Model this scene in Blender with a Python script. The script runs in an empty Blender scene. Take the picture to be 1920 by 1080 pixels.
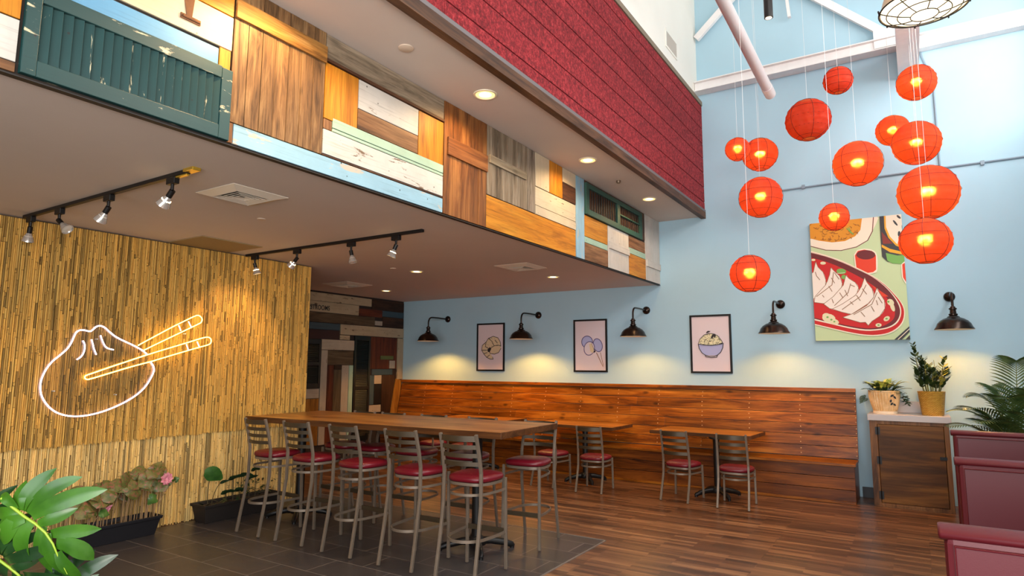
import bpy, bmesh, math, random
from mathutils import Vector, Matrix, Euler
R = math.radians
random.seed(11)
C = bpy.context.scene.collection
SC = bpy.context.scene

# ------------------------------------------------------------------ camera, world, daylight, exposure
def make_camera():
    cd = bpy.data.cameras.new('camera'); cam = bpy.data.objects.new('camera', cd); C.objects.link(cam)
    cd.sensor_width = 36.0; cd.lens = 1185.6 / 1920 * 36.0; cd.clip_end = 100
    pit, yaw, roll = R(7.097), R(32.454), R(0.312)
    fw = Vector((-math.sin(yaw) * math.cos(pit), math.cos(yaw) * math.cos(pit), math.sin(pit)))
    r = Vector((math.cos(yaw), math.sin(yaw), 0)); u = r.cross(fw)
    r2 = math.cos(roll) * r + math.sin(roll) * u; u2 = -math.sin(roll) * r + math.cos(roll) * u
    m = Matrix((r2, u2, -fw)).transposed().to_4x4(); m.translation = (0, 0, 1.65)
    cam.matrix_world = m; SC.camera = cam
make_camera()
wd = bpy.data.worlds.new('daylight'); SC.world = wd; wd.use_nodes = True
wd.node_tree.nodes['Background'].inputs[0].default_value = (0.80, 0.90, 1.0, 1)
wd.node_tree.nodes['Background'].inputs[1].default_value = 0.6
SC.view_settings.view_transform = 'Standard'; SC.view_settings.look = 'None'
SC.view_settings.exposure = 0.32; SC.view_settings.gamma = 1.0; SC.view_settings.use_curve_mapping = False

def area_light(name, loc, target, sx, sy, power, col):
    d = bpy.data.lights.new(name, 'AREA'); d.shape = 'RECTANGLE'; d.size = sx; d.size_y = sy; d.energy = power; d.color = col
    o = bpy.data.objects.new(name, d); C.objects.link(o); o.location = loc
    o.rotation_euler = (Vector(target) - Vector(loc)).to_track_quat('-Z', 'Y').to_euler(); return o
# daylight through the clerestory windows of the right wall, the shopfront behind the camera and the roof light
area_light('clerestory_daylight', (1.58, 5.6, 5.7), (-2.6, 7.6, 2.9), 6.6, 2.0, 290, (1.0, 0.98, 0.95))
area_light('side_window_daylight', (1.58, -0.5, 2.2), (-5.5, 3.4, 0.4), 3.2, 1.7, 215, (1.0, 0.94, 0.86))
area_light('shopfront_daylight', (-0.8, -2.75, 2.3), (-2.0, 6.0, 1.6), 4.6, 3.6, 210, (0.95, 0.97, 1.0))
area_light('rooflight_daylight', (-0.6, 3.6, 8.1), (-0.6, 5.0, 0), 2.4, 6.0, 12, (0.90, 0.96, 1.0))

def lamp_light(kind, name, loc, power, col, target=None, angle=120, blend=0.5, size=0.03, parent=None):
    d = bpy.data.lights.new(name, kind); d.energy = power; d.color = col; d.shadow_soft_size = size
    if kind == 'SPOT': d.spot_size = R(angle); d.spot_blend = blend
    o = bpy.data.objects.new(name, d); C.objects.link(o)
    o.location = Vector(loc) - (Vector(ORG.get(parent.name, (0, 0, 0))) if parent else Vector())
    if target is not None:
        o.rotation_euler = (Vector(target) - Vector(loc)).to_track_quat('-Z', 'Y').to_euler()
    if parent: o.parent = parent
    return o
WARM = (1.0, 0.66, 0.30)

# ------------------------------------------------------------------ helpers
ORG = {}
def S(r, g, b, a=1.0):
    f = lambda v: (v / 255 / 12.92) if v <= 10 else ((v / 255 + 0.055) / 1.055) ** 2.4
    return (f(r), f(g), f(b), a)

def tag(o, label=None, cat=None, group=None, kind=None):
    if label: o['label'] = label
    if cat: o['category'] = cat
    if group: o['group'] = group
    if kind: o['kind'] = kind
    return o

def thing(name, label, cat, loc=(0, 0, 0), rz=0.0, group=None):
    o = bpy.data.objects.new(name, None); C.objects.link(o); o.empty_display_size = 0.1
    o.location = loc; o.rotation_euler = (0, 0, rz); ORG[o.name] = tuple(loc)
    return tag(o, label, cat, group)

def dup(root, loc=None, rz=None, label=None):
    def rec(o, par):
        c = o.copy(); C.objects.link(c)
        if o.type == 'LIGHT': c.data = o.data
        if par: c.parent = par
        for ch in list(o.children): rec(ch, c)
        return c
    r = rec(root, None)
    if loc is not None: r.location = loc
    if rz is not None: r.rotation_euler = (0, 0, rz)
    if label: r['label'] = label
    return r

class MB:
    def __init__(s): s.v = []; s.f = []; s.m = []; s.c = []
    def face(s, idx, mi=0, col=1.0): s.f.append(tuple(idx)); s.m.append(mi); s.c.append(col)
    def box(s, x0, x1, y0, y1, z0, z1, mi=0, col=1.0):
        return s.obox(((x0 + x1) / 2, (y0 + y1) / 2, (z0 + z1) / 2), (abs(x1 - x0), abs(y1 - y0), abs(z1 - z0)), None, mi, col)
    def obox(s, c, size, M=None, mi=0, col=1.0):
        b = len(s.v); c = Vector(c)
        for sx in (-.5, .5):
            for sy in (-.5, .5):
                for sz in (-.5, .5):
                    p = Vector((sx * size[0], sy * size[1], sz * size[2]))
                    if M is not None: p = M @ p
                    s.v.append(tuple(p + c))
        for q in ((0, 1, 3, 2), (4, 6, 7, 5), (0, 4, 5, 1), (2, 3, 7, 6), (0, 2, 6, 4), (1, 5, 7, 3)):
            s.face([b + i for i in q], mi, col)
        return s
    def tube(s, pts, r, n=8, mi=0, closed=False, caps=True, prof=None, up=None, col=1.0):
        pts = [Vector(p) for p in pts]; N = len(pts)
        rs = r if isinstance(r, (list, tuple)) else [r] * N
        T = []
        for i in range(N):
            a = pts[i - 1] if (i > 0 or closed) else pts[0]; b = pts[(i + 1) % N] if (i < N - 1 or closed) else pts[-1]
            t = b - a; T.append(t.normalized() if t.length > 1e-9 else Vector((0, 0, 1)))
        u = Vector(up) if up is not None else (Vector((0, 0, 1)) if abs(T[0].z) < 0.9 else Vector((1, 0, 0)))
        base = len(s.v); k = len(prof) if prof else n
        for i in range(N):
            w = T[i].cross(u)
            if w.length < 1e-6: w = T[i].cross(Vector((1, 0, 0)))
            w.normalize(); uu = w.cross(T[i]).normalized()
            if up is None: u = uu
            for j in range(k):
                if prof: a, b2 = prof[j][0] * rs[i], prof[j][1] * rs[i]
                else:
                    th = 2 * math.pi * j / n; a, b2 = rs[i] * math.cos(th), rs[i] * math.sin(th)
                s.v.append(tuple(pts[i] + w * a + uu * b2))
        for i in range(N if closed else N - 1):
            i2 = (i + 1) % N
            for j in range(k):
                j2 = (j + 1) % k
                s.face((base + i * k + j, base + i * k + j2, base + i2 * k + j2, base + i2 * k + j), mi, col)
        if caps and not closed:
            s.face([base + j for j in range(k)][::-1], mi, col); s.face([base + (N - 1) * k + j for j in range(k)], mi, col)
        return s
    def lathe(s, prof, c=(0, 0, 0), n=24, M=None, mi=0, col=1.0, closed=False):
        base = len(s.v); c = Vector(c); k = len(prof)
        for j in range(n):
            th = 2 * math.pi * j / n
            for (r, z) in prof:
                p = Vector((r * math.cos(th), r * math.sin(th), z))
                if M is not None: p = M @ p
                s.v.append(tuple(p + c))
        for j in range(n):
            j2 = (j + 1) % n
            for i in range(k if closed else k - 1):
                i2 = (i + 1) % k
                s.face((base + j * k + i, base + j2 * k + i, base + j2 * k + i2, base + j * k + i2), mi, col)
        if not closed:
            for i in (0, k - 1):
                if prof[i][0] > 1e-5: s.face([base + j * k + i for j in range(n)], mi, col)
        return s
    def open_lathe(s, prof, c=(0, 0, 0), n=24, M=None, mi=0):
        f0 = len(s.f); s.lathe(prof, c, n, M, mi)
        for i in reversed(range(f0, len(s.f))):
            if len(s.f[i]) == n and n != 4: del s.f[i], s.m[i], s.c[i]
        return s
    def grid(s, rows, mi=0, col=1.0):
        b = len(s.v); k = len(rows[0])
        for r in rows: s.v += [tuple(p) for p in r]
        for i in range(len(rows) - 1):
            for j in range(k - 1):
                s.face((b + i * k + j, b + i * k + j + 1, b + (i + 1) * k + j + 1, b + (i + 1) * k + j), mi, col)
        return s
    def ngon(s, pts, mi=0, col=1.0):
        b = len(s.v); s.v += [tuple(p) for p in pts]; s.face(range(b, b + len(pts)), mi, col); return s
    def loops(s, Ls, mi=0, cap=True):
        b = len(s.v); k = len(Ls[0])
        for L in Ls: s.v += [tuple(p) for p in L]
        for i in range(len(Ls) - 1):
            for j in range(k):
                s.face((b + i * k + j, b + i * k + (j + 1) % k, b + (i + 1) * k + (j + 1) % k, b + (i + 1) * k + j), mi)
        if cap: s.face([b + j for j in range(k)][::-1], mi); s.face([b + (len(Ls) - 1) * k + j for j in range(k)], mi)
        return s
    def build(s, name, mats, parent=None, smooth=None, bevel=0.0, local=False, origin=None, recalc=True):
        mats = mats if isinstance(mats, (list, tuple)) else [mats]
        off = Vector((0, 0, 0))
        if parent is not None and not local: off = Vector(ORG[parent.name])
        if parent is None and origin is None:
            xs = list(zip(*s.v)); origin = ((min(xs[0]) + max(xs[0])) / 2, (min(xs[1]) + max(xs[1])) / 2, min(xs[2]))
        if origin is not None: off = Vector(origin)
        me = bpy.data.meshes.new(name)
        me.from_pydata([tuple(Vector(p) - off) for p in s.v], [], s.f)
        for m in mats: me.materials.append(m)
        me.polygons.foreach_set('material_index', s.m)
        if True:
            a = me.color_attributes.new('Col', 'FLOAT_COLOR', 'CORNER')
            buf = []
            for p, c in zip(me.polygons, s.c):
                cc = c if isinstance(c, tuple) else (c, c, c)
                buf += list(cc[:3] + (1.0,)) * p.loop_total
            a.data.foreach_set('color', buf)
        if recalc:
            bm = bmesh.new(); bm.from_mesh(me); bmesh.ops.recalc_face_normals(bm, faces=bm.faces); bm.to_mesh(me); bm.free()
        if smooth is not None:
            me.polygons.foreach_set('use_smooth', [True] * len(me.polygons))
            me.set_sharp_from_angle(angle=R(smooth))
        me.update()
        o = bpy.data.objects.new(name, me); C.objects.link(o)
        if parent is not None: o.parent = parent; ORG[o.name] = ORG.get(parent.name, (0, 0, 0)) if not local else (0, 0, 0)
        else: o.location = off; ORG[o.name] = tuple(off)
        if bevel:
            b = o.modifiers.new('bevel', 'BEVEL'); b.width = bevel; b.segments = 2; b.limit_method = 'ANGLE'; b.angle_limit = R(40)
        return o

def boxthing(name, label, cat, dims, mat, bevel=0.0, group=None):
    return tag(MB().box(*dims).build(name, mat, bevel=bevel), label, cat, group)
def structure(name, mb, mat, label=None, cat=None, bevel=0):
    return tag(mb.build(name, mat, bevel=bevel, origin=(0, 0, 0)), label, cat, kind='structure')

# ------------------------------------------------------------------ materials
def new_mat(name):
    m = bpy.data.materials.new(name); m.use_nodes = True; nt = m.node_tree
    b = nt.nodes['Principled BSDF']; return m, nt, b
def N(nt, t, **kw):
    n = nt.nodes.new(t)
    for k, v in kw.items(): setattr(n, k, v)
    return n
def coords(nt, scale=(1, 1, 1), rand=True):
    tc = N(nt, 'ShaderNodeTexCoord'); mp = N(nt, 'ShaderNodeMapping'); mp.inputs['Scale'].default_value = scale
    if rand:
        oi = N(nt, 'ShaderNodeObjectInfo'); mu = N(nt, 'ShaderNodeVectorMath', operation='SCALE'); mu.inputs[0].default_value = (17, 31, 23)
        nt.links.new(oi.outputs['Random'], mu.inputs['Scale'])
        ad = N(nt, 'ShaderNodeVectorMath', operation='ADD')
        nt.links.new(tc.outputs['Object'], ad.inputs[0]); nt.links.new(mu.outputs[0], ad.inputs[1]); nt.links.new(ad.outputs[0], mp.inputs[0])
    else: nt.links.new(tc.outputs['Object'], mp.inputs[0])
    return mp.outputs[0]
def noise(nt, vec, scale, detail=4, rough=0.6, dist=0.0):
    n = N(nt, 'ShaderNodeTexNoise'); n.inputs['Scale'].default_value = scale; n.inputs['Detail'].default_value = detail
    n.inputs['Roughness'].default_value = rough; n.inputs['Distortion'].default_value = dist
    nt.links.new(vec, n.inputs['Vector']); return n.outputs['Fac']
def ramp(nt, fac, stops, interp='LINEAR'):
    n = N(nt, 'ShaderNodeValToRGB'); n.color_ramp.interpolation = interp
    e = n.color_ramp.elements
    while len(e) < len(stops): e.new(0.5)
    for i, (p, c) in enumerate(stops): e[i].position = p; e[i].color = c if len(c) == 4 else (*c, 1)
    nt.links.new(fac, n.inputs[0]); return n.outputs[0]
def mix(nt, fac, a, b, blend='MIX'):
    n = N(nt, 'ShaderNodeMix', data_type='RGBA', blend_type=blend)
    for sock, val in ((n.inputs[0], fac), (n.inputs[6], a), (n.inputs[7], b)):
        if hasattr(val, 'is_linked') or isinstance(val, bpy.types.NodeSocket): nt.links.new(val, sock)
        else: sock.default_value = val
    return n.outputs[2]
def bump(nt, b, h, strength=0.2, dist=0.01):
    n = N(nt, 'ShaderNodeBump'); n.inputs['Strength'].default_value = strength; n.inputs['Distance'].default_value = dist
    nt.links.new(h, n.inputs['Height']); nt.links.new(n.outputs[0], b.inputs['Normal'])

_cache = {}
def plain(name, col, rough=0.5, metal=0.0, var=0.0, coat=0.0, spec=None):
    if name in _cache: return _cache[name]
    m, nt, b = new_mat(name)
    b.inputs['Base Color'].default_value = col; b.inputs['Roughness'].default_value = rough; b.inputs['Metallic'].default_value = metal
    b.inputs['Coat Weight'].default_value = coat
    if spec is not None: b.inputs['Specular IOR Level'].default_value = spec
    if var:
        f = noise(nt, coords(nt), 7, 4)
        lo = tuple(c * (1 - var) for c in col[:3]) + (1,); hi = tuple(min(1, c * (1 + var)) for c in col[:3]) + (1,)
        nt.links.new(ramp(nt, f, [(0.3, lo), (0.7, hi)]), b.inputs['Base Color'])
    _cache[name] = m; return m
def wood(name, dark, base, light, axis=0, rough=0.5, scale=1.0, attr=False, knots=0.35, coat=0.0):
    key = name + str(axis)
    if key in _cache: return _cache[key]
    m, nt, b = new_mat(key)
    sc = [9.0 * scale] * 3; sc[axis] = 0.9 * scale
    v = coords(nt, sc)
    n1 = noise(nt, v, 1.0, 6, 0.62, 1.2)
    col = ramp(nt, n1, [(0.28, dark), (0.48, base), (0.72, light)])
    sc2 = [70.0 * scale] * 3; sc2[axis] = 2.5 * scale
    n2 = noise(nt, coords(nt, sc2), 1.0, 3, 0.7)
    g = ramp(nt, n2, [(0.3, (0.45, 0.42, 0.4, 1)), (0.55, (1, 1, 1, 1))])
    col = mix(nt, 0.75, col, g, 'MULTIPLY')
    if knots:
        vo = N(nt, 'ShaderNodeTexVoronoi'); vo.inputs['Scale'].default_value = 1.0
        sc3 = [5.5 * scale] * 3; sc3[axis] = 2.6 * scale
        nt.links.new(coords(nt, sc3), vo.inputs['Vector'])
        k = ramp(nt, vo.outputs['Distance'], [(0.06, (1, 1, 1, 1)), (0.17, (0, 0, 0, 1))])
        col = mix(nt, mix(nt, 1.0, k, (knots, knots, knots, 1), 'MULTIPLY'), col, tuple(c * 0.35 for c in dark[:3]) + (1,))
    if attr:
        at = N(nt, 'ShaderNodeVertexColor', layer_name='Col'); col = mix(nt, 1.0, col, at.outputs[0], 'MULTIPLY')
    nt.links.new(col, b.inputs['Base Color']); b.inputs['Roughness'].default_value = rough; b.inputs['Coat Weight'].default_value = coat
    b.inputs['Specular IOR Level'].default_value = 0.3
    bump(nt, b, n2, 0.15, 0.004)
    _cache[key] = m; return m
def painted(name, paint, under, axis=1, wear=0.4, rough=0.6, streak=0.5):
    key = name + str(axis)
    if key in _cache: return _cache[key]
    m, nt, b = new_mat(key)
    sc = [16.0] * 3; sc[axis] = 3.0
    n1 = noise(nt, coords(nt, sc), 1.0, 8, 0.7, 0.4)
    sc2 = [60.0] * 3; sc2[axis] = 1.6
    n2 = noise(nt, coords(nt, sc2), 1.0, 3, 0.7)
    pa = mix(nt, ramp(nt, n2, [(0.30, (streak, streak, streak, 1)), (0.46, (0, 0, 0, 1))]), paint, tuple(c * 0.45 for c in paint[:3]) + (1,))
    nb = noise(nt, coords(nt), 5.0, 5, 0.6)
    pa = mix(nt, 0.35, pa, ramp(nt, nb, [(0.35, (0.68, 0.66, 0.64, 1)), (0.65, (1, 1, 1, 1))]), 'MULTIPLY')
    t = 0.24 + 0.25 * wear
    ma = ramp(nt, n1, [(t, (1, 1, 1, 1)), (t + 0.03, (0, 0, 0, 1))])
    col = mix(nt, ma, pa, under)
    vo = N(nt, 'ShaderNodeTexVoronoi'); vo.inputs['Scale'].default_value = 9.0; nt.links.new(coords(nt), vo.inputs['Vector'])
    col = mix(nt, ramp(nt, vo.outputs['Distance'], [(0.045, (0.9, 0.9, 0.9, 1)), (0.07, (0, 0, 0, 1))]), col, (0.02, 0.015, 0.012, 1))
    nt.links.new(col, b.inputs['Base Color']); b.inputs['Roughness'].default_value = rough
    bump(nt, b, n1, 0.25, 0.004)
    _cache[key] = m; return m
def glow(name, col, strength):
    if name in _cache: return _cache[name]
    m, nt, b = new_mat(name); b.inputs['Base Color'].default_value = (0.8, 0.8, 0.8, 1)
    b.inputs['Emission Color'].default_value = col; b.inputs['Emission Strength'].default_value = strength
    _cache[name] = m; return m

DKW = S(60, 42, 30)
BOARD = {
    'amber': lambda a: wood('amber_pine', S(140, 80, 14), S(196, 122, 24), S(216, 148, 44), a, 0.5),
    'brown': lambda a: wood('brown_board', S(74, 48, 30), S(134, 92, 58), S(168, 124, 86), a, 0.6),
    'dark': lambda a: wood('dark_board', S(38, 24, 16), S(80, 50, 32), S(112, 74, 48), a, 0.6),
    'sienna': lambda a: wood('sienna_board', S(62, 32, 16), S(128, 74, 34), S(168, 108, 56), a, 0.5),
    'grey': lambda a: wood('grey_board', S(88, 76, 64), S(150, 134, 116), S(186, 170, 150), a, 0.7),
    'taupe': lambda a: wood('taupe_board', S(98, 84, 68), S(146, 128, 106), S(172, 154, 132), a, 0.7),
    'cream': lambda a: painted('cream_paint', S(208, 190, 160), S(120, 92, 66), a, 0.3, 0.6, 0.35),
    'white': lambda a: painted('white_paint', S(206, 198, 188), S(128, 104, 84), a, 0.34),
    'flaky': lambda a: painted('flaky_white', S(206, 200, 192), S(110, 86, 62), a, 0.62),
    'blue': lambda a: painted('sky_blue_paint', S(92, 152, 192), S(110, 92, 76), a, 0.12, 0.5, 0.3),
    'ltblue': lambda a: painted('pale_blue_paint', S(146, 186, 206), S(186, 176, 160), a, 0.62),
    'mint': lambda a: painted('mint_paint', S(168, 196, 172), S(120, 110, 90), a, 0.1, 0.5, 0.35),
    'teal': lambda a: painted('teal_paint', S(14, 58, 57), S(196, 184, 150), a, 0.46, 0.45, 0.3),
    'green': lambda a: painted('green_paint', S(44, 82, 68), S(150, 140, 110), a, 0.14),
    'black': lambda a: painted('blackgreen_paint', S(8, 14, 11), S(50, 50, 42), a, 0.14, 0.4),
    'redbrown': lambda a: wood('redbrown_board', S(40, 14, 8), S(88, 38, 18), S(112, 54, 28), a, 0.55),
    'maroon': lambda a: painted('maroon_paint', S(46, 12, 12), S(30, 18, 14), a, 0.2),
    'olive': lambda a: painted('olive_paint', S(88, 98, 48), S(60, 50, 36), a, 0.15),
    'slate': lambda a: painted('slate_blue_paint', S(50, 72, 84), S(60, 52, 44), a, 0.3),
    'umber': lambda a: wood('umber_board', S(24, 14, 8), S(54, 34, 20), S(78, 52, 32), a, 0.6),
    'drab': lambda a: wood('drab_board', S(50, 40, 28), S(86, 70, 50), S(106, 90, 68), a, 0.7),
    'chalk': lambda a: painted('chalk_paint', S(170, 158, 142), S(90, 70, 54), a, 0.34),
    'honey': lambda a: wood('honey_board', S(100, 62, 16), S(150, 98, 32), S(172, 122, 50), a, 0.5),
    'whitewash': lambda a: painted('whitewash', S(170, 154, 126), S(84, 64, 44), a, 0.5),
}
BLUE = None
def wall_paint(name, col, tex=0.05):
    m, nt, b = new_mat(name)
    f = noise(nt, coords(nt, rand=False), 1.5, 3)
    lo = tuple(c * 0.96 for c in col[:3]) + (1,)
    nt.links.new(ramp(nt, f, [(0.3, lo), (0.7, col)]), b.inputs['Base Color']); b.inputs['Roughness'].default_value = 0.75
    bump(nt, b, noise(nt, coords(nt, rand=False), 120, 2), tex, 0.003); return m
BLUE = wall_paint('blue_wall_paint', S(172, 205, 220))
CEIL = wall_paint('ceiling_paint', S(206, 194, 184))
WHITEW = wall_paint('white_wall_paint', S(240, 236, 226))
STEELW = plain('white_painted_steel', S(236, 232, 230), 0.5, var=0.04)
BRONZE = plain('bronze_metal', S(122, 108, 94), 0.40, 0.35, var=0.12)
SLATM = plain('dark_bronze_metal', S(70, 58, 42), 0.42, 0.4, var=0.12)
BLACKM = plain('black_metal', S(22, 20, 20), 0.42, 0.3)
OILB = plain('oiled_bronze', S(52, 40, 34), 0.25, 0.75, var=0.15)
def vinyl_mat(name, col, rough):
    m, nt, b = new_mat(name); b.inputs['Base Color'].default_value = col; b.inputs['Roughness'].default_value = rough
    bump(nt, b, noise(nt, coords(nt), 260, 3), 0.08, 0.002); return m
VINYL = vinyl_mat('burgundy_vinyl', S(104, 12, 28), 0.34)
BOOTHV = vinyl_mat('booth_vinyl', S(88, 19, 30), 0.4)
BLACKP = plain('black_plastic', S(20, 20, 26), 0.45)
SOIL = plain('potting_soil', S(44, 32, 24), 0.95, var=0.3)
# ------------------------------------------------------------------ the room
ZL, ZU = 2.944, 3.955          # lower and upper ceiling heights
XS, XR, XW, YB = -3.325, -2.60, -6.64, 9.6

def floor_wood():
    m, nt, b = new_mat('wood_plank_floor')
    v = coords(nt, rand=False)
    br = N(nt, 'ShaderNodeTexBrick'); br.offset = 0.37
    for k, val in (('Scale', 1.0), ('Brick Width', 1.25), ('Row Height', 0.155), ('Mortar Size', 0.0012), ('Bias', 0.0)): br.inputs[k].default_value = val
    br.inputs['Color1'].default_value = (0.1, 0.1, 0.1, 1); br.inputs['Color2'].default_value = (0.9, 0.9, 0.9, 1); br.inputs['Mortar'].default_value = (0, 0, 0, 1)
    nt.links.new(v, br.inputs['Vector'])
    # narrow strips inside every plank
    br2 = N(nt, 'ShaderNodeTexBrick'); br2.offset = 0.43
    for k, val in (('Scale', 1.0), ('Brick Width', 0.62), ('Row Height', 0.052), ('Mortar Size', 0.0), ('Bias', 0.0)): br2.inputs[k].default_value = val
    br2.inputs['Color1'].default_value = (0.0, 0.0, 0.0, 1); br2.inputs['Color2'].default_value = (1, 1, 1, 1)
    nt.links.new(v, br2.inputs['Vector'])
    g = noise(nt, coords(nt, (1.4, 26, 26), rand=False), 1.0, 6, 0.65, 0.6)
    t = mix(nt, 0.5, mix(nt, 0.55, br.outputs['Color'], br2.outputs['Color']), g)
    col = ramp(nt, t, [(0.24, S(48, 30, 20)), (0.45, S(90, 57, 36)), (0.60, S(124, 82, 53)), (0.80, S(172, 124, 84))])
    mo = ramp(nt, br.outputs['Fac'], [(0.4, (1, 1, 1, 1)), (0.6, (0.3, 0.26, 0.24, 1))])
    nt.links.new(mix(nt, 1.0, col, mo, 'MULTIPLY'), b.inputs['Base Color'])
    b.inputs['Roughness'].default_value = 0.30
    bump(nt, b, g, 0.08, 0.002); return m
def floor_tile():
    m, nt, b = new_mat('slate_floor_tile')
    v = coords(nt, rand=False)
    br = N(nt, 'ShaderNodeTexBrick'); br.offset = 0.5
    for k, val in (('Scale', 1.0), ('Brick Width', 0.61), ('Row Height', 0.33), ('Mortar Size', 0.0035), ('Bias', 0.0), ('Mortar Smooth', 0.0)): br.inputs[k].default_value = val
    br.inputs['Color1'].default_value = S(58, 54, 55); br.inputs['Color2'].default_value = S(70, 65, 65); br.inputs['Mortar'].default_value = S(128, 118, 112)
    nt.links.new(v, br.inputs['Vector'])
    f = noise(nt, v, 3.0, 6, 0.7)
    nt.links.new(mix(nt, 0.5, br.outputs['Color'], ramp(nt, f, [(0.3, (0.6, 0.58, 0.56, 1)), (0.7, (1, 1, 1, 1))]), 'MULTIPLY'), b.inputs['Base Color'])
    b.inputs['Roughness'].default_value = 0.34
    bump(nt, b, f, 0.06, 0.002); return m
FW = floor_wood()
structure('floor', MB().box(-8.8, 1.75, -3, 9.7, -0.12, 0.0), FW, 'dark brown wood plank floor of the dining area', 'floor')
structure('floor_tile', MB().box(-6.62, -2.62, -3, 5.8, 0.0, 0.004), floor_tile(), 'dark grey tile floor under the tall bar table', 'floor')
structure('trim_1', MB().box(-2.622, -2.612, -3, 5.81, 0.0, 0.008).box(-6.62, -2.612, 5.80, 5.81, 0.0, 0.008), plain('floor_edge_metal', S(150, 142, 136), 0.35, 0.5), 'thin metal strip between tile and wood floors', 'trim')
structure('wall_back', MB().box(-8.8, 1.75, YB, YB + .1, 0, 8.4), BLUE, 'pale blue wall behind the bench and lanterns', 'wall')
structure('baseboard_back', MB().box(-0.69, -0.56, YB - .015, YB, 0, 0.13), BLACKP, 'black baseboard between bench and cabinet', 'baseboard')
structure('wall_passage', MB().box(-8.8, -8.705, 5.55, YB, 0, ZL), plain('dark_backing', S(40, 28, 24), 0.8), 'dark wall behind the restroom board collage', 'wall')
structure('wall_left', MB().box(-6.76, -6.665, -3, 5.5, 0, ZL).box(-8.8, -6.76, 5.42, 5.5, 0, ZL), plain('partition_brown', S(92, 70, 40), 0.8), 'partition wall carrying the reed screens', 'wall')
structure('ceiling', MB().box(-8.8, XS - .045, -3, YB, ZL, ZL + .05), CEIL, 'low beige ceiling over the bar table', 'ceiling')
structure('wall_soffit', MB().box(XS - .045, XS - .02, -3, YB, ZL - .005, ZU), plain('dark_backing_soffit', S(38, 28, 22), 0.8), 'dark soffit face behind the reclaimed boards', 'wall')
structure('ceiling_upper', MB().box(XS - .045, XR - .05, -3, YB, ZU, ZU + .05), CEIL, 'upper ceiling strip with round downlights', 'ceiling')
# red wall: rough planks with open grooves
def red_mat():
    m, nt, b = new_mat('rough_red_panel')
    v = coords(nt, rand=False)
    f = noise(nt, v, 34, 5, 0.8); g = noise(nt, v, 2.2, 4)
    col = ramp(nt, f, [(0.3, S(66, 2, 8)), (0.5, S(146, 18, 30)), (0.66, S(206, 64, 68))])
    col = mix(nt, 0.5, col, ramp(nt, g, [(0.35, (0.75, 0.72, 0.72, 1)), (0.65, (1, 1, 1, 1))]), 'MULTIPLY')
    nt.links.new(col, b.inputs['Base Color']); b.inputs['Roughness'].default_value = 0.85
    bump(nt, b, f, 0.9, 0.02); return m
rb = MB(); rb.box(XR - .05, XR - .014, -3, YB, ZU - .01, 5.72, 1)
zs = [4.055, 4.172, 4.406, 4.642, 4.872, 5.105, 5.340, 5.572, 5.715]
for i in range(len(zs) - 1):
    ys = [-3, 0.4 + .9 * (i % 3), 3.2 + .7 * ((i * 2) % 3), 6.15 + .62 * (i % 4), YB]
    for a, c in zip(ys, ys[1:]): rb.box(XR - .014, XR, a + .002, c - .002, zs[i] + .006, zs[i + 1] - .006)
structure('wall_upper', rb, [red_mat(), plain('red_groove', S(70, 8, 18), 0.9)], 'rough dark red plank wall above the downlight ceiling', 'wall')
structure('trim_2', MB().box(XR - .06, XR + .012, -3, YB, ZU - .035, 4.018), wood('fascia_beam', S(46, 28, 18), S(88, 56, 34), S(116, 78, 50), 1, 0.55), 'dark brown timber fascia under the red wall', 'trim')
structure('trim_3', MB().box(XR - .05, XR + .012, -3, YB, 4.018, 4.052), plain('grey_flashing', S(112, 104, 104), 0.5, 0.3), 'grey metal edge between fascia and red wall', 'trim')
structure('trim_4', MB().box(XR - .09, XR + .012, -3, YB, 5.72, 5.79), plain('cap_strip', S(128, 112, 92), 0.6, var=0.1), 'tan cap strip on top of the red wall', 'trim')
structure('wall_top', MB().box(-2.76, -2.66, -3, YB, 5.79, 8.3), WHITEW, 'white upper wall above the red planks', 'wall')
structure('ceiling_roof', MB().box(-2.76, 1.75, -3, YB, 8.3, 8.4), WHITEW, 'white roof deck high above', 'ceiling')
structure('wall_right', MB().box(1.65, 1.75, 1.2, YB, 0, 4.7).box(1.65, 1.75, -3, YB, 6.8, 8.3).box(1.65, 1.75, -3, 2.3, 4.7, 6.8).box(1.65, 1.75, 9.3, YB, 4.7, 6.8).box(1.65, 1.75, -3, -2.2, 0, 4.7).box(1.65, 1.75, -2.2, 1.2, 3.2, 4.7).box(1.65, 1.75, -2.2, 1.2, 0, 1.2), BLUE, 'blue side wall with the high window', 'wall')
wf = MB()
for y in (2.3, 4.6, 6.9, 9.24): wf.box(1.66, 1.74, y, y + .06, 4.7, 6.8)
wf.box(1.66, 1.74, 2.3, 9.3, 4.7, 4.76).box(1.66, 1.74, 2.3, 9.3, 6.74, 6.8)
structure('window_1', wf, STEELW, 'white framed clerestory window', 'window')
wf = MB()
for y in (-2.2, -.53, 1.14): wf.box(1.66, 1.74, y, y + .06, 1.2, 3.2)
structure('window_3', wf, BLACKP, 'dark framed side window', 'window')
structure('wall_front', MB().box(-8.8, 1.75, -3.1, -3, 4.4, 8.3).box(-8.8, -3.2, -3.1, -3, 0, 4.4).box(1.5, 1.75, -3.1, -3, 0, 4.4), WHITEW, 'shopfront wall with wide window opening', 'wall')
wf = MB()
for x in (-3.2, -1.6, 0, 1.44): wf.box(x, x + .06, -3.08, -3.02, 0, 4.4)
structure('window_2', wf, BLACKP, 'dark framed shopfront window', 'window')

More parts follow.
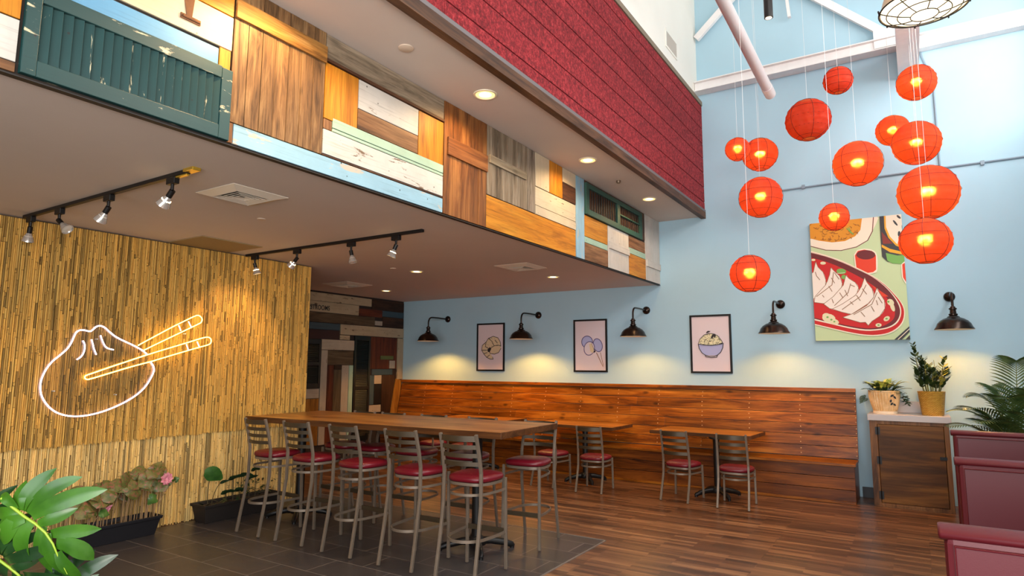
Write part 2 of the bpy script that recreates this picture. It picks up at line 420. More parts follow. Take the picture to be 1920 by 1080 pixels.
# ------------------------------------------------------------------ reed screens: every reed a strip of its own length and tint
def reed_mat():
    m, nt, b = new_mat('dry_reed')
    at = N(nt, 'ShaderNodeVertexColor', layer_name='Col')
    n = noise(nt, coords(nt, (60, 150, 5), rand=False), 1.0, 4, 0.7)
    d = noise(nt, coords(nt, (40, 90, 22), rand=False), 1.0, 3, 0.6)
    col = mix(nt, 1.0, at.outputs[0], ramp(nt, n, [(0.3, (0.58, 0.5, 0.42, 1)), (0.55, (1, 1, 1, 1))]), 'MULTIPLY')
    col = mix(nt, 0.85, col, ramp(nt, d, [(0.30, (0.28, 0.18, 0.10, 1)), (0.37, (1, 1, 1, 1))]), 'MULTIPLY')
    nt.links.new(col, b.inputs['Base Color']); b.inputs['Roughness'].default_value = 0.6
    return m
REED = reed_mat()
def reed_screen(z0, z1, x0, y0, y1, seed, base, ncut):
    rnd = random.Random(seed); mb = MB(); y = y0
    while y < y1:
        w = rnd.uniform(0.009, 0.0175); r = w / 2
        cuts = sorted([z0 + rnd.uniform(-.012, .012)] + [rnd.uniform(z0 + .08, z1 - .08) for _ in range(rnd.randint(*ncut))] + [z1])
        for a, c in zip(cuts, cuts[1:]):
            v = rnd.choice((.42, .62, .8, .92, 1.0, 1.05, 1.15, 1.22)); t = rnd.uniform(-.06, .06)
            col = (min(1, base[0] * v * (1 + t)), base[1] * v, base[2] * v * (1 - 2 * t))
            dx = rnd.uniform(0, .006); dy = rnd.uniform(-.0015, .0015)
            pts = [(x0 + dx - .004, y + dy), (x0 + dx + r * .75, y + dy + r * .45), (x0 + dx + r * .75, y + dy + r * 1.55), (x0 + dx - .004, y + dy + w)]
            b = len(mb.v)
            for zz in (a + .002, c - .002):
                for px, py in pts: mb.v.append((px, py, zz))
            for j in range(3): mb.face((b + j, b + j + 1, b + 5 + j, b + 4 + j), 0, col)
        y += w + rnd.choice((.0002, .0008, .002, .0035))
    return mb
UP = S(218, 170, 84)[:3]; LO = S(236, 198, 124)[:3]
tag(reed_screen(0.905, ZL - .012, -6.628, -1.2, 5.5, 5, UP, (5, 9)).build('reed_screen', REED, recalc=False), 'tall golden reed screen behind the neon sign, reaching up to the ceiling', 'reed screen')
tag(reed_screen(0.006, 0.93, -6.652, -1.2, 5.5, 6, LO, (1, 3)).build('reed_screen', REED, recalc=False), 'low paler reed screen along the floor behind the black planters', 'reed screen')

# ------------------------------------------------------------------ reclaimed boards on the soffit (plane x = XS)
brnd = random.Random(4)
def soffit_board(kind, y0, y1, z0, z1, label, axis=1, th=None, name='reclaimed_board', cat='board', group='reclaimed boards on the soffit'):
    th = th if th is not None else brnd.uniform(.010, .016)
    return boxthing(name, label, cat, (XS - .0195, XS - .0195 + th, y0 + .002, y1 - .002, z0 + .002, z1 - .002), BOARD[kind](axis), 0.0015, group)
B = soffit_board
B('amber', -.4, 1.076, 3.2, 3.62, 'amber board above the white board, left of the teal shutter', 2)
B('white', -.4, 1.076, 2.995, 3.197, 'white worn board left of the teal shutter under an amber one')
B('brown', -.4, 1.076, 2.946, 2.993, 'thin brown strip below the white board left of the teal shutter')
B('brown', -.4, 1.25, 3.625, 3.953, 'brown board at the ceiling above the amber board')
B('blue', 1.09, 2.032, 3.388, 3.492, 'sky blue grooved board directly above the teal louvered shutter')
B('amber', 2.034, 2.108, 3.376, 3.504, 'tiny amber offcut at the right end of the sky blue board', 2)
wb = thing('hinged_board', 'white board with a rusty strap hinge above the sky blue board', 'board', (XS, 1.7, 3.5), group='reclaimed boards on the soffit')
MB().box(XS - .0195, XS - .006, 1.262, 2.11, 3.508, 3.715).build('board', BOARD['cream'](1), wb, bevel=.0015)
hg = MB(); hg.loops([[(XS - .006, 1.825, 3.59), (XS - .001, 1.825, 3.59), (XS - .001, 1.855, 3.59), (XS - .006, 1.855, 3.59)], [(XS - .006, 1.80, 3.714), (XS - .001, 1.80, 3.714), (XS - .001, 1.865, 3.714), (XS - .006, 1.865, 3.714)]])
hg.box(XS - .006, XS + .002, 1.79, 1.905, 3.565, 3.595); hg.tube([(XS + .002, 1.80, 3.58), (XS + .002, 1.90, 3.58)], .008, 8)
hg.build('strap_hinge', plain('rusty_iron', S(112, 76, 52), 0.8, 0.3, var=0.35), wb)
B('amber', 1.262, 2.11, 3.72, 3.953, 'amber board touching the ceiling over the strap-hinged white board')
def louver_shutter():
    t = thing('louvered_shutter', 'large teal louvered shutter with chipped paint along the soffit edge', 'shutter', (XS, 1.6, 2.95))
    m = BOARD['teal']
    a, b2 = XS - .0195, XS + .012
    fr = MB().box(a, b2, 1.088, 1.148, 2.952, 3.378).box(a, b2, 2.048, 2.116, 2.952, 3.378)
    fr.box(a, b2, 1.148, 2.048, 2.952, 3.03).box(a, b2, 1.148, 2.048, 3.312, 3.384)
    fr.build('frame', m(1), t, bevel=.003)
    n = 20; w = .90 / n
    for i in range(n):
        y = 1.148 + (i + .5) * w
        M = Matrix.Rotation(R(-24), 3, 'Z')
        MB().obox((XS - .008, y, 3.171), (.007, w * 1.08, .284), M).build('slat', m(2), t, bevel=.001)
louver_shutter()
def plank_panel(label, kind, y0, y1, z0, z1, n, braces, bkind, name='plank_shutter', seed=1, top=None):
    t = thing(name, label, 'shutter', (XS, (y0 + y1) / 2, z0)); rnd = random.Random(seed)
    w = (y1 - y0) / n; mb = MB()
    for i in range(n):
        mb.box(XS - .0195, XS - .006 + rnd.uniform(-.002, .002), y0 + i * w + .0018, y0 + (i + 1) * w - .0018, z0, z1, 0, rnd.uniform(.72, 1.08))
    mb.build('planks', kind, t, bevel=.0015)
    for (a, b2, c, d) in braces: MB().box(XS - .006, XS + .013, a, b2, c, d).build('brace', bkind, t, bevel=.003)
    return t
wa = wood('weathered_plank', S(58, 40, 24), S(126, 92, 58), S(166, 130, 88), 2, 0.6, 1.7, attr=True)
wba = wood('weathered_brace', S(96, 62, 26), S(160, 112, 54), S(190, 148, 88), 1, 0.6)
plank_panel('wide weathered brown plank shutter with one brace, right of the teal louvered shutter', wa, 2.118, 2.812, 3.078, 3.953, 7, [(2.118, 2.812, 3.728, 3.848)], wba, seed=3)
wa2 = wood('stained_plank', S(50, 26, 12), S(126, 76, 36), S(176, 118, 62), 2, 0.5, attr=True)
wb2 = wood('stained_brace', S(56, 30, 14), S(124, 74, 36), S(160, 104, 56), 1, 0.5)
plank_panel('tall dark brown stained plank shutter spanning the full soffit height', wa2, 4.13, 4.777, 2.948, 3.953, 5, [(4.172, 4.775, 3.478, 3.637)], wb2, seed=5)
wa3 = wood('silver_plank', S(84, 70, 54), S(136, 118, 96), S(172, 156, 134), 2, 0.7, attr=True)
wb3 = wood('silver_brace', S(96, 82, 62), S(150, 132, 106), S(182, 166, 140), 1, 0.7)
plank_panel('narrow silver grey plank shutter above the long amber board', wa3, 4.782, 5.526, 3.272, 3.953, 8, [(4.81, 5.49, 3.585, 3.665)], wb3, seed=6)
B('ltblue', 2.15, 4.125, 2.948, 3.073, 'long flaking pale blue board along the bottom edge of the soffit')
B('brown', 2.118, 2.149, 2.948, 3.073, 'tiny brown end piece left of the flaking pale blue board', 2)
B('taupe', 2.816, 4.126, 3.775, 3.953, 'long taupe board at the ceiling over white and amber pieces')
B('dark', 2.816, 4.126, 3.748, 3.773, 'thin dark ledge strip beneath the long taupe board', th=.026)
B('amber', 2.818, 3.126, 3.342, 3.746, 'larger amber panel right of the weathered plank shutter', 2)
B('brown', 2.818, 2.895, 3.268, 3.34, 'small brown block below the larger amber panel', 2)
B('white', 3.13, 3.795, 3.523, 3.746, 'white stained board between the two amber panels')
B('brown', 3.13, 3.795, 3.370, 3.521, 'brown board under the white stained board between amber panels')
B('amber', 3.798, 4.124, 3.364, 3.746, 'smaller amber panel left of the dark stained plank shutter', 2)
B('mint', 2.897, 4.124, 3.294, 3.366, 'mint green grooved strip under the amber panels')
B('flaky', 2.818, 4.124, 3.09, 3.266, 'long white speckled board above the flaking pale blue board')
B('mint', 2.897, 4.124, 3.268, 3.292, 'thin mint strip lying on the long white speckled board')
B('dark', 2.818, 4.124, 3.075, 3.088, 'thin dark strip between speckled white and pale blue boards')
B('amber', 4.78, 6.65, 2.948, 3.266, 'long wide amber board along the lower soffit edge')
B('grey', 5.53, 5.692, 3.272, 3.953, 'upright grey board right of the silver grey plank shutter', 2)
B('cream', 5.696, 6.0, 3.578, 3.953, 'upright cream board right of the upright grey board', 2)
B('amber', 6.002, 6.314, 3.578, 3.953, 'upright amber board between two cream boards near the ceiling', 2)
B('cream', 6.318, 6.652, 3.782, 3.953, 'small cream board at the ceiling left of the pale blue post', 2)
B('dark', 6.318, 6.652, 3.578, 3.778, 'small dark brown board left of the pale blue post')
B('cream', 5.696, 6.654, 3.372, 3.574, 'horizontal cream board with nail lines above the long amber board')
B('cream', 5.696, 6.654, 3.27, 3.369, 'narrow cream board resting on the long amber board')
B('ltblue', 6.66, 6.885, 2.948, 3.953, 'upright pale blue board spanning the full soffit height', 2)
def barred_window():
    t = thing('barred_transom', 'dark green barred transom frame near the blue wall end of soffit', 'window frame', (XS, 7.9, 3.52))
    g = BOARD['green']; a, f = XS - .008, XS + .022
    MB().box(XS - .0195, XS - .008, 6.892, 8.95, 3.54, 3.953).build('backing', BOARD['dark'](2), t)
    fr = MB().box(a, f, 6.892, 6.97, 3.52, 3.92).box(a, f, 8.70, 8.79, 3.52, 3.92).box(a, f, 7.86, 7.95, 3.59, 3.86)
    fr.box(a, f, 6.97, 8.70, 3.52, 3.592).box(a, f, 6.97, 8.70, 3.86, 3.92).box(a, f, 7.95, 8.70, 3.722, 3.74)
    fr.build('frame', g(1), t, bevel=.003)
    for i in range(12):
        y = 7.02 + i * .072
        MB().tube([(XS + .002, y, 3.585), (XS + .002, y, 3.865)], .007, 6).build('bar', BLACKM, t)
    for i in range(10):
        y = 8.0 + i * .072
        MB().tube([(XS - .001, y, 3.585), (XS - .001, y, 3.865)], .006, 6).build('bar', BLACKM, t)
barred_window()
B('amber', 6.89, 7.576, 3.245, 3.512, 'amber board under the barred transom, beside the pale blue post')
B('mint', 6.89, 7.576, 3.168, 3.243, 'mint strip between amber and brown boards below the transom')
B('brown', 6.89, 7.588, 2.948, 3.166, 'knotty brown board at the soffit edge below the barred transom')
def ledge_panel(label, y0, y1, z1, zl):
    t = thing('ledged_panel', label, 'board', (XS, (y0 + y1) / 2, 2.95), group='reclaimed boards on the soffit')
    mb = MB(); w = (y1 - y0) / 2
    for i in range(2): mb.box(XS - .0195, XS - .006, y0 + i * w + .0015, y0 + (i + 1) * w - .0015, 2.95, z1)
    mb.build('planks', BOARD['white'](2), t, bevel=.0015)
    MB().box(XS - .006, XS + .012, y0 + .03, y1 - .004, zl, zl + .1).build('ledge', BOARD['white'](1), t, bevel=.002)
ledge_panel('short white panel with a ledge under the barred transom', 7.59, 8.306, 3.512, 3.21)
ledge_panel('tall white panel with a ledge at the blue wall end of the soffit', 8.966, 9.596, 3.953, 3.16)
B('brown', 8.312, 8.955, 3.342, 3.512, 'brown board under the transom beside the tall white panel')
B('mint', 8.312, 8.96, 3.255, 3.34, 'short mint strip beside the tall white panel')
B('amber', 8.312, 8.962, 2.948, 3.253, 'knotty amber board at soffit edge beside the tall white panel')
structure('trim_5', MB().box(XS - .045, XS - .004, -3, YB, ZL - .012, ZL - .006), plain('soffit_edge', S(36, 30, 26), 0.6), 'thin dark edge under the soffit boards', 'trim')

# ------------------------------------------------------------------ collage on the passage wall (plane x = XC)
XC = -8.69
def K(kind, y0, y1, z0, z1, label, axis=1, th=None, dx=0.0):
    th = th if th is not None else brnd.uniform(.010, .018)
    return boxthing('collage_board', label, 'board', (XC - .014 + dx, XC - .014 + th, y0 + .003, y1 - .003, z0 + .003, z1 - .003), BOARD[kind](axis), 0.0015, 'boards of the restroom wall collage')
K('whitewash', 6.6, 8.69, 2.765, 2.915, 'long pale board at the ceiling above the restroom sign')
K('umber', 8.693, 9.597, 2.72, 2.915, 'dark brown board beside the long pale board at the ceiling')
K('redbrown', 8.37, 8.98, 2.575, 2.718, 'red brown board right of the restroom sign')
K('slate', 8.983, 9.597, 2.60, 2.718, 'grey blue board under the dark ceiling board of the collage')
K('drab', 6.6, 8.785, 2.40, 2.572, 'long taupe board beneath the restroom sign')
K('chalk', 8.79, 8.99, 2.42, 2.51, 'small cream block right of the long taupe board', 2)
K('umber', 8.993, 9.597, 2.40, 2.597, 'dark board right of the small cream block')
K('slate', 7.1, 7.925, 2.275, 2.395, 'slate blue board under the long taupe board')
K('maroon', 6.6, 7.925, 2.105, 2.272, 'dark maroon board under the slate blue board')
K('whitewash', 7.93, 9.597, 2.205, 2.395, 'wide whitewashed header board over the passage collage', th=.024)
K('whitewash', 7.93, 8.17, 2.115, 2.2, 'short whitewashed offcut under the wide header board')
K('chalk', 7.514, 8.275, 1.925, 2.11, 'white header board left of the tall black shutter', th=.024)
K('chalk', 7.516, 7.66, .3, 1.922, 'upright white board below the left end of the white header', 2, .024)
K('drab', 7.664, 8.275, 1.665, 1.922, 'taupe panel below the white header board')
K('redbrown', 7.664, 7.822, .3, 1.662, 'upright red brown board below the taupe panel', 2)
K('umber', 7.825, 8.003, 1.585, 1.662, 'tiny dark block between red brown and white uprights')
K('drab', 7.825, 8.003, .3, 1.582, 'upright grey board between red brown and white uprights', 2)
K('chalk', 8.006, 8.172, .3, 1.662, 'narrow white upright beside the mint strip', 2)
K('mint', 8.175, 8.276, .3, 1.662, 'mint upright strip left of the tall black shutter', 2)
def slim_shutter(label, y0, y1, z0, z1):
    t = thing('slim_shutter', label, 'shutter', (XC, (y0 + y1) / 2, z0)); m = BOARD['black']
    a, f = XC - .014, XC + .016
    MB().box(a, f, y0, y0 + .05, z0, z1).box(a, f, y1 - .05, y1, z0, z1).box(a, f, y0 + .05, y1 - .05, z0, z0 + .08).box(a, f, y0 + .05, y1 - .05, z1 - .08, z1).box(a, f, y0 + .05, y1 - .05, (z0 + z1) / 2 - .03, (z0 + z1) / 2 + .03).build('frame', m(2), t, bevel=.003)
    sl = MB(); z = z0 + .1
    while z < z1 - .09:
        if abs(z - (z0 + z1) / 2) > .045: sl.obox((XC, (y0 + y1) / 2, z), (.006, y1 - y0 - .1, .04), Matrix.Rotation(R(-25), 3, 'Y'))
        z += .032
    sl.build('slats', m(1), t)
slim_shutter('short black louvered shutter beside the reed screen edge', 7.1, 7.51, 1.265, 2.1)
slim_shutter('tall black green louvered shutter in the middle of the collage', 8.281, 8.686, .3, 2.2)
K('chalk', 7.1, 7.512, 1.095, 1.262, 'short white board under the short black shutter')
K('honey', 7.1, 7.512, .3, 1.092, 'honey coloured board under the short white board', 2)
K('redbrown', 8.69, 9.42, 1.595, 2.2, 'large red brown panel right of the tall black shutter', 2)
K('olive', 8.952, 9.31, 1.772, 1.85, 'small olive green strip on the large red brown panel', th=.032, dx=.019)
K('chalk', 9.2, 9.358, 1.602, 1.758, 'small cream square on the red brown panel', 2, .032, .019)
K('slate', 8.752, 9.31, 1.482, 1.592, 'slate blue strip below the large red brown panel')
K('slate', 8.692, 8.815, .93, 1.478, 'upright slate blue board right of the tall black shutter', 2)
K('chalk', 8.82, 9.018, 1.312, 1.478, 'small cream square beside the upright slate blue board')
K('black', 8.82, 9.018, .925, 1.308, 'black panel below the small cream square', 2)
K('chalk', 8.692, 9.018, .78, .92, 'short white board below the black panel')
K('umber', 9.022, 9.422, .3, 1.478, 'upright brown panel beside the leaning honey plank', 2)
K('whitewash', 9.428, 9.597, 1.39, 2.2, 'upright whitewashed board in the corner by the blue wall', 2, .024)
lp = MB(); M = Matrix.Rotation(R(-11), 3, 'X')
lp.obox((XC + .012, 9.345, .70), (.02, .18, 1.40), M)
tag(lp.build('slanted_plank', BOARD['honey'](2), bevel=.002), 'slanted honey coloured plank at the far end of the bench back', 'board')
sg = thing('restroom_sign', 'pale plank sign with black restroom lettering on the collage', 'sign', (XC, 7.6, 2.58))
MB().box(XC - .014, XC + .004, 6.75, 8.362, 2.578, 2.762).build('plank', BOARD['whitewash'](1), sg, bevel=.002)
def text_mesh(txt, size, M, mat, parent, name='lettering', extrude=0.0015, squeeze=1.0):
    cu = bpy.data.curves.new('text', 'FONT'); cu.body = txt; cu.size = size; cu.extrude = extrude; cu.space_character = 1.08; cu.offset = 0.0015
    ob = bpy.data.objects.new('text', cu); C.objects.link(ob)
    dg = bpy.context.evaluated_depsgraph_get(); me = bpy.data.meshes.new_from_object(ob.evaluated_get(dg))
    bpy.data.objects.remove(ob)
    me.transform(M); me.materials.clear(); me.materials.append(mat)
    o = bpy.data.objects.new(name, me); C.objects.link(o)
    o.parent = parent; ORG[o.name] = ORG[parent.name]; return o
O = ORG[sg.name]
text_mesh('RESTROOMS', .118, Matrix(((0, 0, 1, XC + .0055 - O[0]), (.76, 0, 0, 7.13 - O[1]), (0, 1, 0, 2.615 - O[2]), (0, 0, 0, 1))), BLACKP, sg)
# ------------------------------------------------------------------ bench along the blue wall
def bench():
    t = thing('bench', 'long stained plank bench with high slanted back along the blue wall', 'bench', (-4.7, 9.2, 0))
    rnd = random.Random(8); X0, X1 = -8.66, -.70
    m = wood('bench_stain', S(58, 22, 4), S(142, 76, 14), S(190, 116, 36), 0, 0.33, attr=True, knots=0.7)
    md = wood('bench_stain_dark', S(60, 24, 4), S(116, 58, 12), S(152, 84, 26), 0, 0.36, attr=True, knots=0.4)
    # slanted back, plank over plank
    p0, p1 = Vector((0, 9.395, .492)), Vector((0, 9.562, 1.335)); d = (p1 - p0); L = d.length; d.normalize()
    ang = math.atan2(-(p1.y - p0.y), p1.z - p0.z); M = Matrix.Rotation(ang, 3, 'X')
    mb = MB(); n = 6; w = L / n
    for i in range(n):
        xs = [X0, X0 + rnd.uniform(2, 3.6), X0 + rnd.uniform(4.8, 6), X1]
        for a, c in zip(xs, xs[1:]):
            mb.obox(Vector(((a + c) / 2, 0, 0)) + p0 + d * (w * (i + .5)) + Vector((0, .010, 0)), (c - a - .0015, .02, w - .005), M, 0, rnd.uniform(.78, 1.1))
    mb.build('backrest', m, t, bevel=.002)
    MB().box(X0, X1, 9.525, 9.598, 1.338, 1.388).build('cap_rail', m, t, bevel=.004)
    MB().box(X0, X1, 8.93, 9.40, .455, .488).build('seat', m, t, bevel=.004)
    mb = MB()
    for i, (a, c) in enumerate(((.028, .165), (.168, .31), (.313, .454))):
        xs = [X0, X0 + rnd.uniform(2, 3.6), X0 + rnd.uniform(4.8, 6), X1 - .02]
        for q, e in zip(xs, xs[1:]): mb.box(q + .001, e - .001, 8.985, 9.005, a, c - .003, 0, rnd.uniform(.75, 1.05))
    mb.build('base_panel', md, t, bevel=.002)
    MB().box(X0, X1 - .02, 8.965, 8.985, .0, .03).build('base_molding', m, t, bevel=.004)
    sd = MB(); v = [(8.99, .0), (9.45, .0), (9.45, .45), (8.99, .45)]
    sd.box(X1 - .04, X1 - .022, 9.005, 9.59, .004, .455)
    sd.ngon([(X1 - .012, y, z) for y, z in ((9.42, .49), (9.59, .49), (9.59, 1.335), (9.585, 1.335))])
    sd.ngon([(X1 - .022, y, z) for y, z in ((9.42, .49), (9.59, .49), (9.59, 1.335), (9.585, 1.335))])
    sd.build('end_panel', md, t)
    nb = MB()
    for k in range(12):
        x = -8.03 + k * .665
        for i in range(n):
            for off in (-.03, .03):
                c = p0 + d * (w * (i + .5) + off) + Vector((x + rnd.uniform(-.006, .006), -.0005, 0))
                nb.lathe([(.0, .0035), (.006, .0025), (.008, 0)], c, 8, Matrix.Rotation(ang, 3, 'X') @ Matrix.Rotation(R(90), 3, 'X'))
    nb.build('nail_heads', plain('filler_spots', S(206, 160, 104), 0.5), t)
bench()

# ------------------------------------------------------------------ seating
SQ = [(-.707, -.707), (.707, -.707), (.707, .707), (-.707, .707)]
def rounded(w_back, w_front, dep, n=28, p=3.2):
    out = []
    for i in range(n):
        th = 2 * math.pi * i / n; c, s2 = math.cos(th), math.sin(th)
        x = math.copysign(abs(c) ** (2 / p), c); y = math.copysign(abs(s2) ** (2 / p), s2)
        w = (w_back + (w_front - w_back) * (y + 1) / 2) / 2
        out.append((x * w, y * dep / 2))
    return out
def flatbar(mb, pts, h, th, up=(0, 0, 1)):
    return mb.tube(pts, 1.0, prof=[(-th / 2, -h / 2), (th / 2, -h / 2), (th / 2, h / 2), (-th / 2, h / 2)], up=up)
def make_seat(name, label, cat, group, sh, top, ring):
    t = thing(name, label, cat, (0, 0, 0), 0, group)
    ol = rounded(.37, .43, .40)
    Ls = []
    for sc, z in ((.90, sh - .055), (.985, sh - .045), (1.0, sh - .028), (.97, sh - .012), (.85, sh - .001), (.6, sh + .005), (.25, sh + .007)):
        Ls.append([(x * sc, y * sc + .01, z) for x, y in ol])
    MB().loops(Ls).build('seat', VINYL, t, smooth=60, local=True)
    fr = MB(); flatbar(fr, [(x * .93, y * .93 + .01, sh - .066) for x, y in ol] + [(ol[0][0] * .93, ol[0][1] * .93 + .01, sh - .066)], .022, .014)
    fr.build('seat_frame', BRONZE, t, smooth=40, local=True)
    zb = sh * .72
    def rear(s): return [(s * .178, -.285, .006), (s * .176, -.225, sh * .42), (s * .174, -.19, zb), (s * .173, -.188, sh + .03), (s * .170, -.215, sh + (top - sh) * .5), (s * .167, -.262, top)]
    for s in (-1, 1):
        MB().tube(rear(s), .0165, prof=SQ, up=(0, 1, 0)).build('leg', BRONZE, t, bevel=.002, local=True)
        MB().tube([(s * .188, .195, .006), (s * .182, .185, sh - .05)], .0165, prof=SQ, up=(0, 1, 0)).build('leg', BRONZE, t, bevel=.002, local=True)
    rr = rear(1)
    def ry(z):
        for a, b2 in zip(rr[3:], rr[4:]):
            if z <= b2[2]: return a[1] + (b2[1] - a[1]) * (z - a[2]) / (b2[2] - a[2])
        return rr[-1][1]
    for k, f in enumerate((.30, .50, .70, .90)):
        z = sh + (top - sh) * f; hh = .032 if k < 3 else .044
        y0 = ry(z); pts = [(-.168 + .336 * i / 10, y0 - .05 * math.sin(math.pi * i / 10), z) for i in range(11)]
        flatbar(MB(), pts, hh * (top - sh) / .33, .005).build('back_slat', SLATM, t, smooth=30, local=True)
    def ubar(z, yb): return [(-.186, .19, z), (-.184, .05, z)] + [(-.17 * math.cos(a), -.06 + yb * math.sin(a), z) for a in [math.pi * i / 12 for i in range(13)]] + [(.184, .05, z), (.186, .19, z)]
    flatbar(MB(), ubar(sh * (.82 if ring else .72), -.16), .02, .008).build('stretcher', BRONZE, t, smooth=30, local=True)
    if ring:
        flatbar(MB(), ubar(.30, -.20), .022, .01).build('foot_ring', BRONZE, t, smooth=30, local=True)
        MB().box(-.184, .184, .18, .20, .285, .325).build('foot_bar', SLATM, t, bevel=.002, local=True)
    else:
        MB().box(-.184, .184, .184, .196, .30, .318).build('front_bar', SLATM, t, local=True)
    return t
ZT = .004   # top of the tile floor
stool = make_seat('bar_stool', 'bronze ladder-back bar stool, first from the reed screen in the near row', 'bar stool', 'bar stools around the tall table', .785, 1.118, True)
near = [(-5.62, 4.33, -2), (-5.04, 4.34, 2), (-4.385, 4.33, 0), (-3.70, 4.33, 1), (-3.11, 4.34, 4)]
nth = ('second', 'third', 'fourth')
for i, (x, y, a) in enumerate(near):
    if i == 0: stool.location = (x, y, ZT); stool.rotation_euler = (0, 0, R(a)); continue
    dup(stool, (x, y, ZT), R(a), 'bronze bar stool, last of the near row, closest to the wood floor' if i == 4 else f'bronze ladder-back bar stool, {nth[i - 1]} from the reed screen in the near row')
far = [(-5.55, 5.225), (-5.105, 5.245), (-4.52, 5.27), (-3.875, 5.30), (-3.175, 5.325)]
for i, (x, y) in enumerate(far):
    nm = ('first', 'second', 'third', 'fourth')[i] if i < 4 else ''
    dup(stool, (x, y, ZT), R(180 + 2 * i - 2), f'bronze bar stool tucked behind the tall table, {nm} from the reed screen' if nm else 'bronze bar stool facing the camera at the right end of the tall table')

chair = make_seat('dining_chair', 'bronze ladder-back chair nearest the tall table at the first bench table', 'chair', 'dining chairs at the bench tables', .465, .868, False)
ch = [(-4.46, 8.10, -2, None), (-3.775, 8.07, 6, 'bronze ladder-back chair at the right side of the first bench table'),
      (-2.60, 8.17, -6, 'bronze ladder-back chair on the left of the pair at the right bench table'),
      (-1.93, 8.14, 3, 'bronze ladder-back chair on the right of the pair, closest to the cabinet'),
      (-6.62, 8.05, 0, 'left bronze chair at the table hidden behind the tall bar table'), (-5.98, 8.05, 0, 'right bronze chair at the table hidden behind the tall bar table')]
for i, (x, y, a, lb) in enumerate(ch):
    if i == 0: chair.location = (x, y, 0); chair.rotation_euler = (0, 0, R(a))
    else: dup(chair, (x, y, 0), R(a), lb)

# ------------------------------------------------------------------ tables
def butcher(name, axis):
    return wood(name, S(112, 62, 20), S(172, 108, 44), S(206, 148, 76), axis, 0.3, attr=True, knots=0.2)
def table_top(t, L, D, z, th, strips, seed):
    rnd = random.Random(seed); mb = MB(); w = D / strips
    for i in range(strips):
        a = -L / 2
        while a < L / 2 - .01:
            b2 = min(L / 2, a + rnd.uniform(.5, 1.1))
            if L / 2 - b2 < .25: b2 = L / 2
            mb.box(a, b2, -D / 2 + i * w, -D / 2 + (i + 1) * w, z - th, z, 0, rnd.uniform(.72, 1.12)); a = b2
    mb.build('table_top', butcher('butcher_block', 0), t, local=True)
    e = MB(); g = .012
    e.box(-L / 2 - g, L / 2 + g, -D / 2 - g, -D / 2, z - th - .006, z - .001).box(-L / 2 - g, L / 2 + g, D / 2, D / 2 + g, z - th - .006, z - .001)
    e.box(-L / 2 - g, -L / 2, -D / 2, D / 2, z - th - .006, z - .001).box(L / 2, L / 2 + g, -D / 2, D / 2, z - th - .006, z - .001)
    e.build('edge_band', wood('table_edge', S(44, 24, 10), S(82, 48, 22), S(110, 68, 34), 0, 0.45, knots=0), t, bevel=.003, local=True)
def pedestal(t, x, y, z, r, arm, zf=0.0, a0=45):
    MB().lathe([(r * 1.7, zf + .075), (r * 1.6, zf + .10), (r, zf + .125), (r, z - .03), (r * 2.2, z - .02), (r * 2.2, z)], (x, y, 0), 20).build('column', BLACKM, t, smooth=40, local=True)
    b = MB(); b.lathe([(.0, zf + .1), (r * 2.0, zf + .1), (r * 2.2, zf + .07), (r * 2.0, zf + .045), (0, zf + .045)], (x, y, 0), 16)
    for k in range(4):
        a = R(a0 + 90 * k); c, s2 = math.cos(a), math.sin(a)
        pts = [(x + c * q, y + s2 * q, zf + h) for q, h in ((.03, .075), (arm * .4, .075), (arm * .8, .05), (arm, .028), (arm * 1.05, .016))]
        b.tube(pts, [.036, .034, .030, .026, .014], 8)
        b.lathe([(0, zf), (.02, zf), (.02, zf + .03), (0, zf + .03)], (x + c * arm, y + s2 * arm, 0), 10)
    b.build('foot', BLACKM, t, smooth=50, local=True)
bt = thing('bar_table', 'long tall plank-topped bar table with stools on both sides', 'table', (-4.585, 4.945, ZT), R(2.6))
table_top(bt, 3.2, 1.05, 1.10, .05, 9, 1)
pedestal(bt, 1.10, -.10, 1.05, .045, .33, 0, 40); pedestal(bt, -1.25, -.06, 1.05, .045, .33, 0, 40)
def small_table(label, x, y, rz):
    t = thing('dining_table', label, 'table', (x, y, 0), R(rz), 'plank dining tables along the bench')
    table_top(t, 1.34, .72, .788, .04, 6, int(x * 10) + 100)
    pedestal(t, .24, -.36, .748, .04, .30, 0, 45)
    return t
small_table('plank dining table nearest the cabinet with two chairs pulled up', -2.50, 8.96, -3)
small_table('plank dining table between tall bar table and right bench table', -4.42, 8.98, -1)
small_table('plank dining table hidden behind the tall bar table by the collage', -6.30, 8.95, 0)

